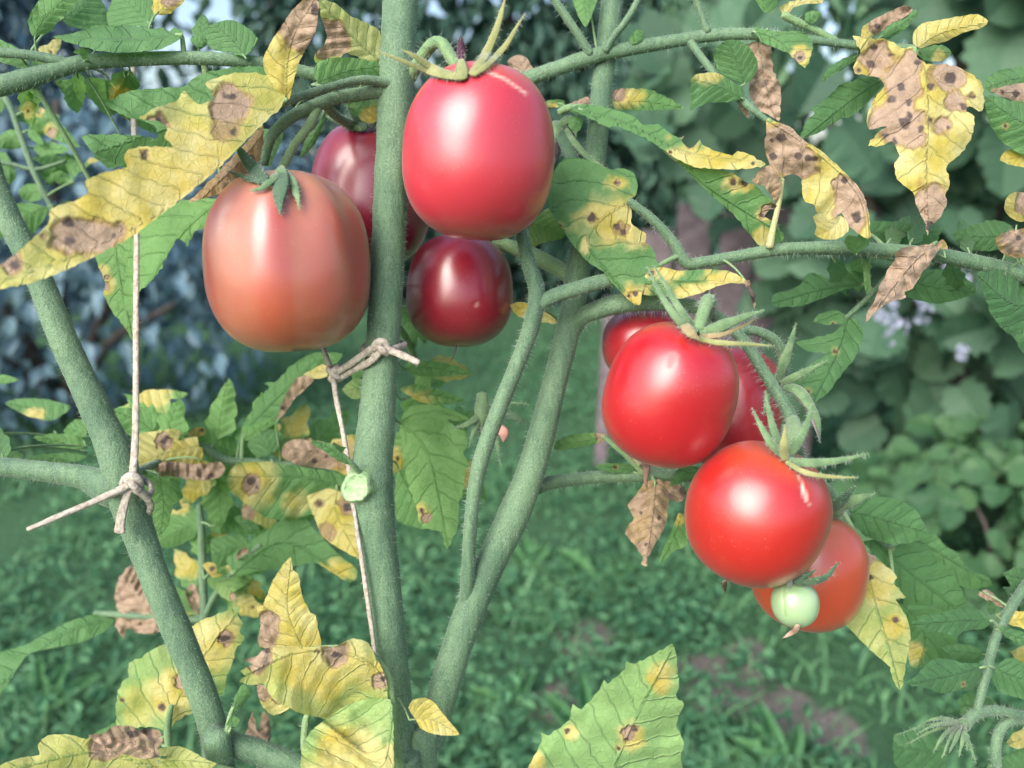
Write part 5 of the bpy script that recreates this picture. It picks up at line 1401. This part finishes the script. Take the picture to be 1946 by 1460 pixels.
# leaves between the stems
leaf('A6', '255,760 275,742 320,740 358,748 342,758 322,760 330,775 348,790 360,825 320,830 265,840 225,810 215,780 235,772', '365,845 310,795 255,765', (.39, .40), tone=1.15, Y=[(280, 755, 26, 1, 1.6)], fold=.25, tooth=1.5)
leaf('A6', '215,778 250,775 290,785 300,800 285,820 240,825 225,805', '330,850 270,805 218,782', (.385, .38), tone=.65, tooth=1)
leaf('A6', '262,828 290,820 330,815 345,822 338,838 358,832 375,830 378,850 384,850 386,875 400,880 380,895 320,900 300,895 266,898', '372,848 320,860 266,880', (.378, .365), y=1, tone=.9, fold=.2, S=[(312, 838, 6), (318, 832, 5)], B=[(312, 838, 14)], tooth=1.5)
leaf('A6', '295,895 310,878 345,880 385,882 420,878 428,890 420,905 390,914 340,908 318,905 305,912', '372,870 400,890 426,892', (.370, .362), y=1, b=1, wr=3, fold=-.4, S=[(400, 905, 6)], tooth=2)
leaf('A6', '355,825 372,812 390,815 388,828 365,832', '368,845 372,828 386,818', (.388, .39), y=1, b=.4, S=[(383, 818, 5)], tooth=.8)
leaf('A6', '265,900 300,905 345,910 340,925 348,945 330,960 320,1000 298,1020 285,960', '300,900 310,950 305,1020', (.35, .36), tone=.7, fold=.2, tooth=1.5)
leaf('A6', '455,815 470,800 480,775 512,735 500,728 525,725 545,705 548,698 570,690 600,682 600,700 590,705 568,730 552,762 535,785 505,815 490,830', '462,822 520,762 600,684', (.40, .385), tone=.50, fold=.2, tilt=-.3, tooth=1.8)
leaf('A6', '440,828 450,815 490,805 525,790 540,775 530,800 510,815 480,835 455,838', '455,840 490,818 540,778', (.40, .39), tone=.85, tooth=1)
leaf('A6', '535,768 548,742 565,718 580,714 598,720 580,740 560,758 545,780 526,802', '524,806 560,750 600,716', (.388, .382), y=1, b=.82, wr=1.8, tooth=1, S=[(534, 775, 5)])
leaf('B', '576,712 590,705 612,692 625,700 622,716 600,720', '640,712 605,706 578,714', (.36, .378), y=1.0, tooth=.7)
leaf('A6', '470,848 478,828 500,815 530,820 545,840 520,860 490,870', '520,885 505,850 495,820', (.392, .395), tone=.35, tooth=1)
leaf('A6', '535,868 540,845 560,835 600,838 640,845 672,860 662,905 640,895 610,890 570,885', '680,900 610,862 540,850', (.395, .39), tone=.75, Y=[(610, 865, 60, 1, 1.6)], B=[(590, 870, 36, .95, 1.6)], S=[(598, 877, 6), (620, 868, 4)], tooth=1)
leaf('A6', '430,910 450,880 500,878 560,885 620,895 665,905 672,940 640,955 600,975 550,990 510,985 470,960 440,935', '660,930 560,905 440,905', (.395, .38), tone=.60, fold=.25, tilt=.2, wr=1.3, Y=[(480, 915, 42), (560, 955, 24, .7)], B=[(478, 920, 18, .8)], S=[(478, 914, 9), (488, 926, 4)], tooth=2)
leaf('A6', '460,985 462,955 490,945 510,960 525,985 515,1010 480,990', '520,940 490,965 465,985', (.40, .40), y=.55, tone=.9, tooth=1.5, B=[(470, 975, 14)])
leaf('A6', '580,935 600,925 640,932 672,945 690,1000 700,1070 678,1060 640,1040 612,1020 598,985', '640,925 640,980 690,1075', (.392, .372), y=.9, tone=.8, S=[(607, 957, 6), (660, 965, 9)], B=[(660, 962, 18, .7), (622, 1010, 18, .6)], fold=.25, tooth=1.5)
leaf('A5', '430,1062 470,1035 510,1005 540,985 580,985 600,1010 640,1050 680,1085 665,1108 600,1070 540,1080 490,1085 450,1095', '440,1090 540,1030 660,1100', (.405, .385), tone=.42, fold=.3, tooth=1.5, Y=[(640, 1085, 22, .9, 1.6)])
leaf('A5', '400,1030 415,1020 455,1018 478,1025 460,1050 430,1075 405,1075', '490,1040 445,1042 402,1055', (.412, .41), tone=.45, tooth=1)
leaf('A5', '395,1110 398,1095 430,1090 475,1095 470,1110 445,1125 450,1142 430,1140 410,1125', '395,1100 425,1108 448,1140', (.412, .405), tone=.7, y=.25, B=[(444, 1134, 7)], tooth=1.5)
leaf('A3', '384,1075 395,1068 410,1072 412,1090 425,1092 405,1098', '388,1100 400,1085 408,1072', (.405, .40), y=1, b=.3, S=[(403, 1081, 5)], tooth=.8)
leaf('A5', '448,1060 455,1045 468,1040 472,1050 458,1058 450,1065', '450,1066 460,1052 470,1044', (.40, .398), y=1, b=.8, wr=1.5, tooth=.8)
leaf('A3', '300,1010 330,975 365,960 378,985 372,1020 330,1040 305,1040', '385,1000 345,1005 305,1030', (.42, .43), tone=.7, Y=[(345, 965, 14)], tooth=1.5)
leaf('A3', '395,985 430,975 470,990 495,1010 470,1018 430,1015 400,1010', '385,1010 430,995 492,1010', (.42, .43), tone=.75, tooth=1.5)
leaf('A3', '395,968 430,955 462,970 450,982 410,985', '384,985 425,970 460,972', (.42, .425), tone=.55, tooth=1)
leaf('A3', '340,945 348,938 362,945 360,962 346,965', '378,965 355,955 342,945', (.42, .42), y=1, b=.3, tooth=.6)
leaf('A3', '445,985 455,980 485,985 492,1005 470,1008', '400,1000 450,995 488,995', (.41, .408), tone=.35, tooth=.8)
leaf('B8', '612,855 585,838 578,830 598,838 625,842 648,860 668,885 640,875', '668,890 630,855 582,832', (.275, .268), tone=.5, S=[(582, 834, 6)], tooth=2, attach=False)
leaf('B8', '632,852 634,840 648,848 658,850 648,862', '655,872 645,858 636,844', (.276, .272), tone=.4, tooth=.6)
# --- far left small leaves
leaf('A1', '10,768 30,758 80,758 125,768 135,775 110,795 90,800 50,790', '110,830 80,785 14,766', (.40, .41), tone=.45, Y=[(65, 788, 12, 1, 1.6)], tooth=1)
leaf('A1', '62,832 90,825 140,825 165,840 150,855 110,850', '165,860 115,840 64,832', (.39, .39), tone=.72, tooth=1)
leaf('A1', '120,820 140,798 160,800 165,830 140,828', '165,850 150,822 130,815', (.38, .385), tone=.62, tooth=1)
leaf('A1', '-20,715 10,712 36,722 10,730 -20,728', '-40,740 0,722 34,722', (.41, .41), tone=.75, tooth=.6)
leaf('A1', '40,880 70,865 130,860 165,868 150,876 90,882', '180,900 110,872 45,880', (.36, .37), tone=.45, tooth=1)
leaf('A1', '8,860 25,858 45,865 30,875', '60,895 30,868 10,862', (.37, .37), tone=.45, tooth=.6)
# --- right of the central stem
leaf('B', '760,800 785,772 820,768 850,775 892,795 868,800 850,798 870,815 885,820 888,850 880,858 892,885 885,890 880,930 872,960 870,1000 850,1044 835,1010 800,1000 790,960 770,900', '752,800 810,860 850,1042', (.37, .355), tone=1.15, fold=.2, wr=1.3, tooth=2.5, Y=[(800, 970, 16, .8)], S=[(802, 970, 5)], B=[(810, 985, 10)])  # light from behind is put into this blade's colour by its high tone
leaf('B', '752,900 775,890 800,930 820,975 812,1005 780,1000 752,985', '752,880 780,940 815,1005', (.375, .37), tone=.6, tooth=1.5)
leaf('B', '770,690 790,685 830,688 870,696 892,712 850,715 800,715 775,708', '765,702 820,700 892,713', (.37, .365), tone=.75, tooth=1)
leaf('B', '758,590 775,580 795,600 812,640 808,655 795,640 790,665 772,650 760,630', '758,570 782,620 800,655', (.375, .37), tone=.72, tooth=1.5)
leaf('B', '760,740 790,730 850,745 885,762 850,770 800,765', '760,760 820,750 885,765', (.378, .375), tone=.78, Y=[(780, 765, 24, 1, 1.6)], tooth=1.5)
leaf('B', '650,740 672,720 690,722 690,755 668,758', '698,738 675,738 655,745', (.36, .37), tone=.6, y=.3, tooth=.8)
leaf('B', '662,690 690,690 690,715 670,720', '698,702 680,705 664,708', (.365, .37), tone=.72, tooth=.6)
leaf('B', '640,840 670,836 685,850 675,880 655,868', '690,858 670,855 645,850', (.37, .38), y=1, b=.4, tooth=.8)
leaf('B', '560,690 600,670 650,672 640,690 600,700', '690,690 620,684 565,690', (.40, .41), tone=.55, tooth=1)

# --- further leaflets behind, set on the same stalks
def filler(br, n, lmin, lmax, dd, tone, ylw, ang, seed, span=(0.1, 0.95)):
    rr = random.Random(seed)
    o, C, rad = BR[br]
    for i in range(n):
        c = C[int((span[0] + (span[1] - span[0]) * (i + rr.random()) / n) * (len(C) - 1))]
        x, y, d = W2P(c)
        L = rr.uniform(lmin, lmax); a = R(rr.uniform(*ang)); W = L * rr.uniform(0.20, 0.30)
        off = L * 0.22
        ca, sa = math.cos(a), -math.sin(a)
        bx, by = x + ca * off, y + sa * off
        left, right = [], []
        m = 7
        for k in range(m):
            s_ = (k + 0.6) / m
            w = W * math.sin(math.pi * s_ ** 0.72) ** 0.85 * (1 + (0.22 if k % 2 else -0.14)) * rr.uniform(0.85, 1.1)
            for side, lst in ((1, left), (-1, right)):
                lst.append((bx + ca * L * s_ - sa * w * side, by + sa * L * s_ + ca * w * side))
        tip = (bx + ca * L + sa * L * 0.05, by + sa * L)
        out = [(bx, by)] + left + [tip] + right[::-1]
        f = lambda P_: ' '.join('%.1f,%.1f' % p for p in P_)
        d1 = d + rr.uniform(*dd)
        kw = {}
        if rr.random() < ylw:
            kx, ky = bx + ca * L * .6, by + sa * L * .6
            kw = dict(Y=[(kx, ky, L * rr.uniform(.18, .4))], S=[(kx + rr.uniform(-6, 6), ky + rr.uniform(-6, 6), L * .035)] if rr.random() < .3 else ())
        leaf(br, f(out), f([(bx, by), (bx + ca * L * .5 + sa * L * .04, by + sa * L * .5), tip]), (d + 0.004, d1), tone=tone + rr.uniform(-.15, .2), y=0.3 * ylw * rr.random(), fold=rr.uniform(.1, .5), tilt=rr.uniform(-.4, .4), wr=1.3, tooth=1.5, **kw)
filler('A6', 13, 70, 135, (-.01, .04), .85, .2, (20, 160), 3, (.15, .98))
filler('A6', 10, 70, 130, (0, .04), .75, .25, (200, 340), 4, (.2, .98))
filler('A3', 8, 50, 90, (0, .04), .75, .3, (10, 170), 5, (.55, 1))
filler('A5', 5, 50, 90, (0, .03), .8, .4, (-60, 60), 6)
filler('B9', 7, 70, 130, (0, .03), 1.0, .25, (220, 330), 7, (.25, 1))
filler('B9', 3, 60, 90, (0, .03), .9, .3, (-20, 40), 8, (.3, .9))
filler('B1', 11, 55, 100, (.03, .07), .8, .15, (230, 310), 9, (.05, .62))
filler('B1', 6, 55, 95, (.02, .06), .6, .15, (40, 140), 10, (.05, .75))
filler('A9', 7, 40, 70, (-.01, .02), .85, .1, (-30, 40), 11)
filler('A1', 4, 60, 90, (.05, .09), .7, .2, (60, 150), 12, (.2, .7))
filler('C6', 6, 60, 110, (.03, .06), .25, .15, (230, 310), 13, (.1, .55))
filler('C6', 4, 50, 90, (.03, .06), .3, .2, (40, 140), 14, (.1, .5))
filler('D', 5, 70, 120, (-.02, .01), .25, .1, (150, 215), 15, (.02, .25))
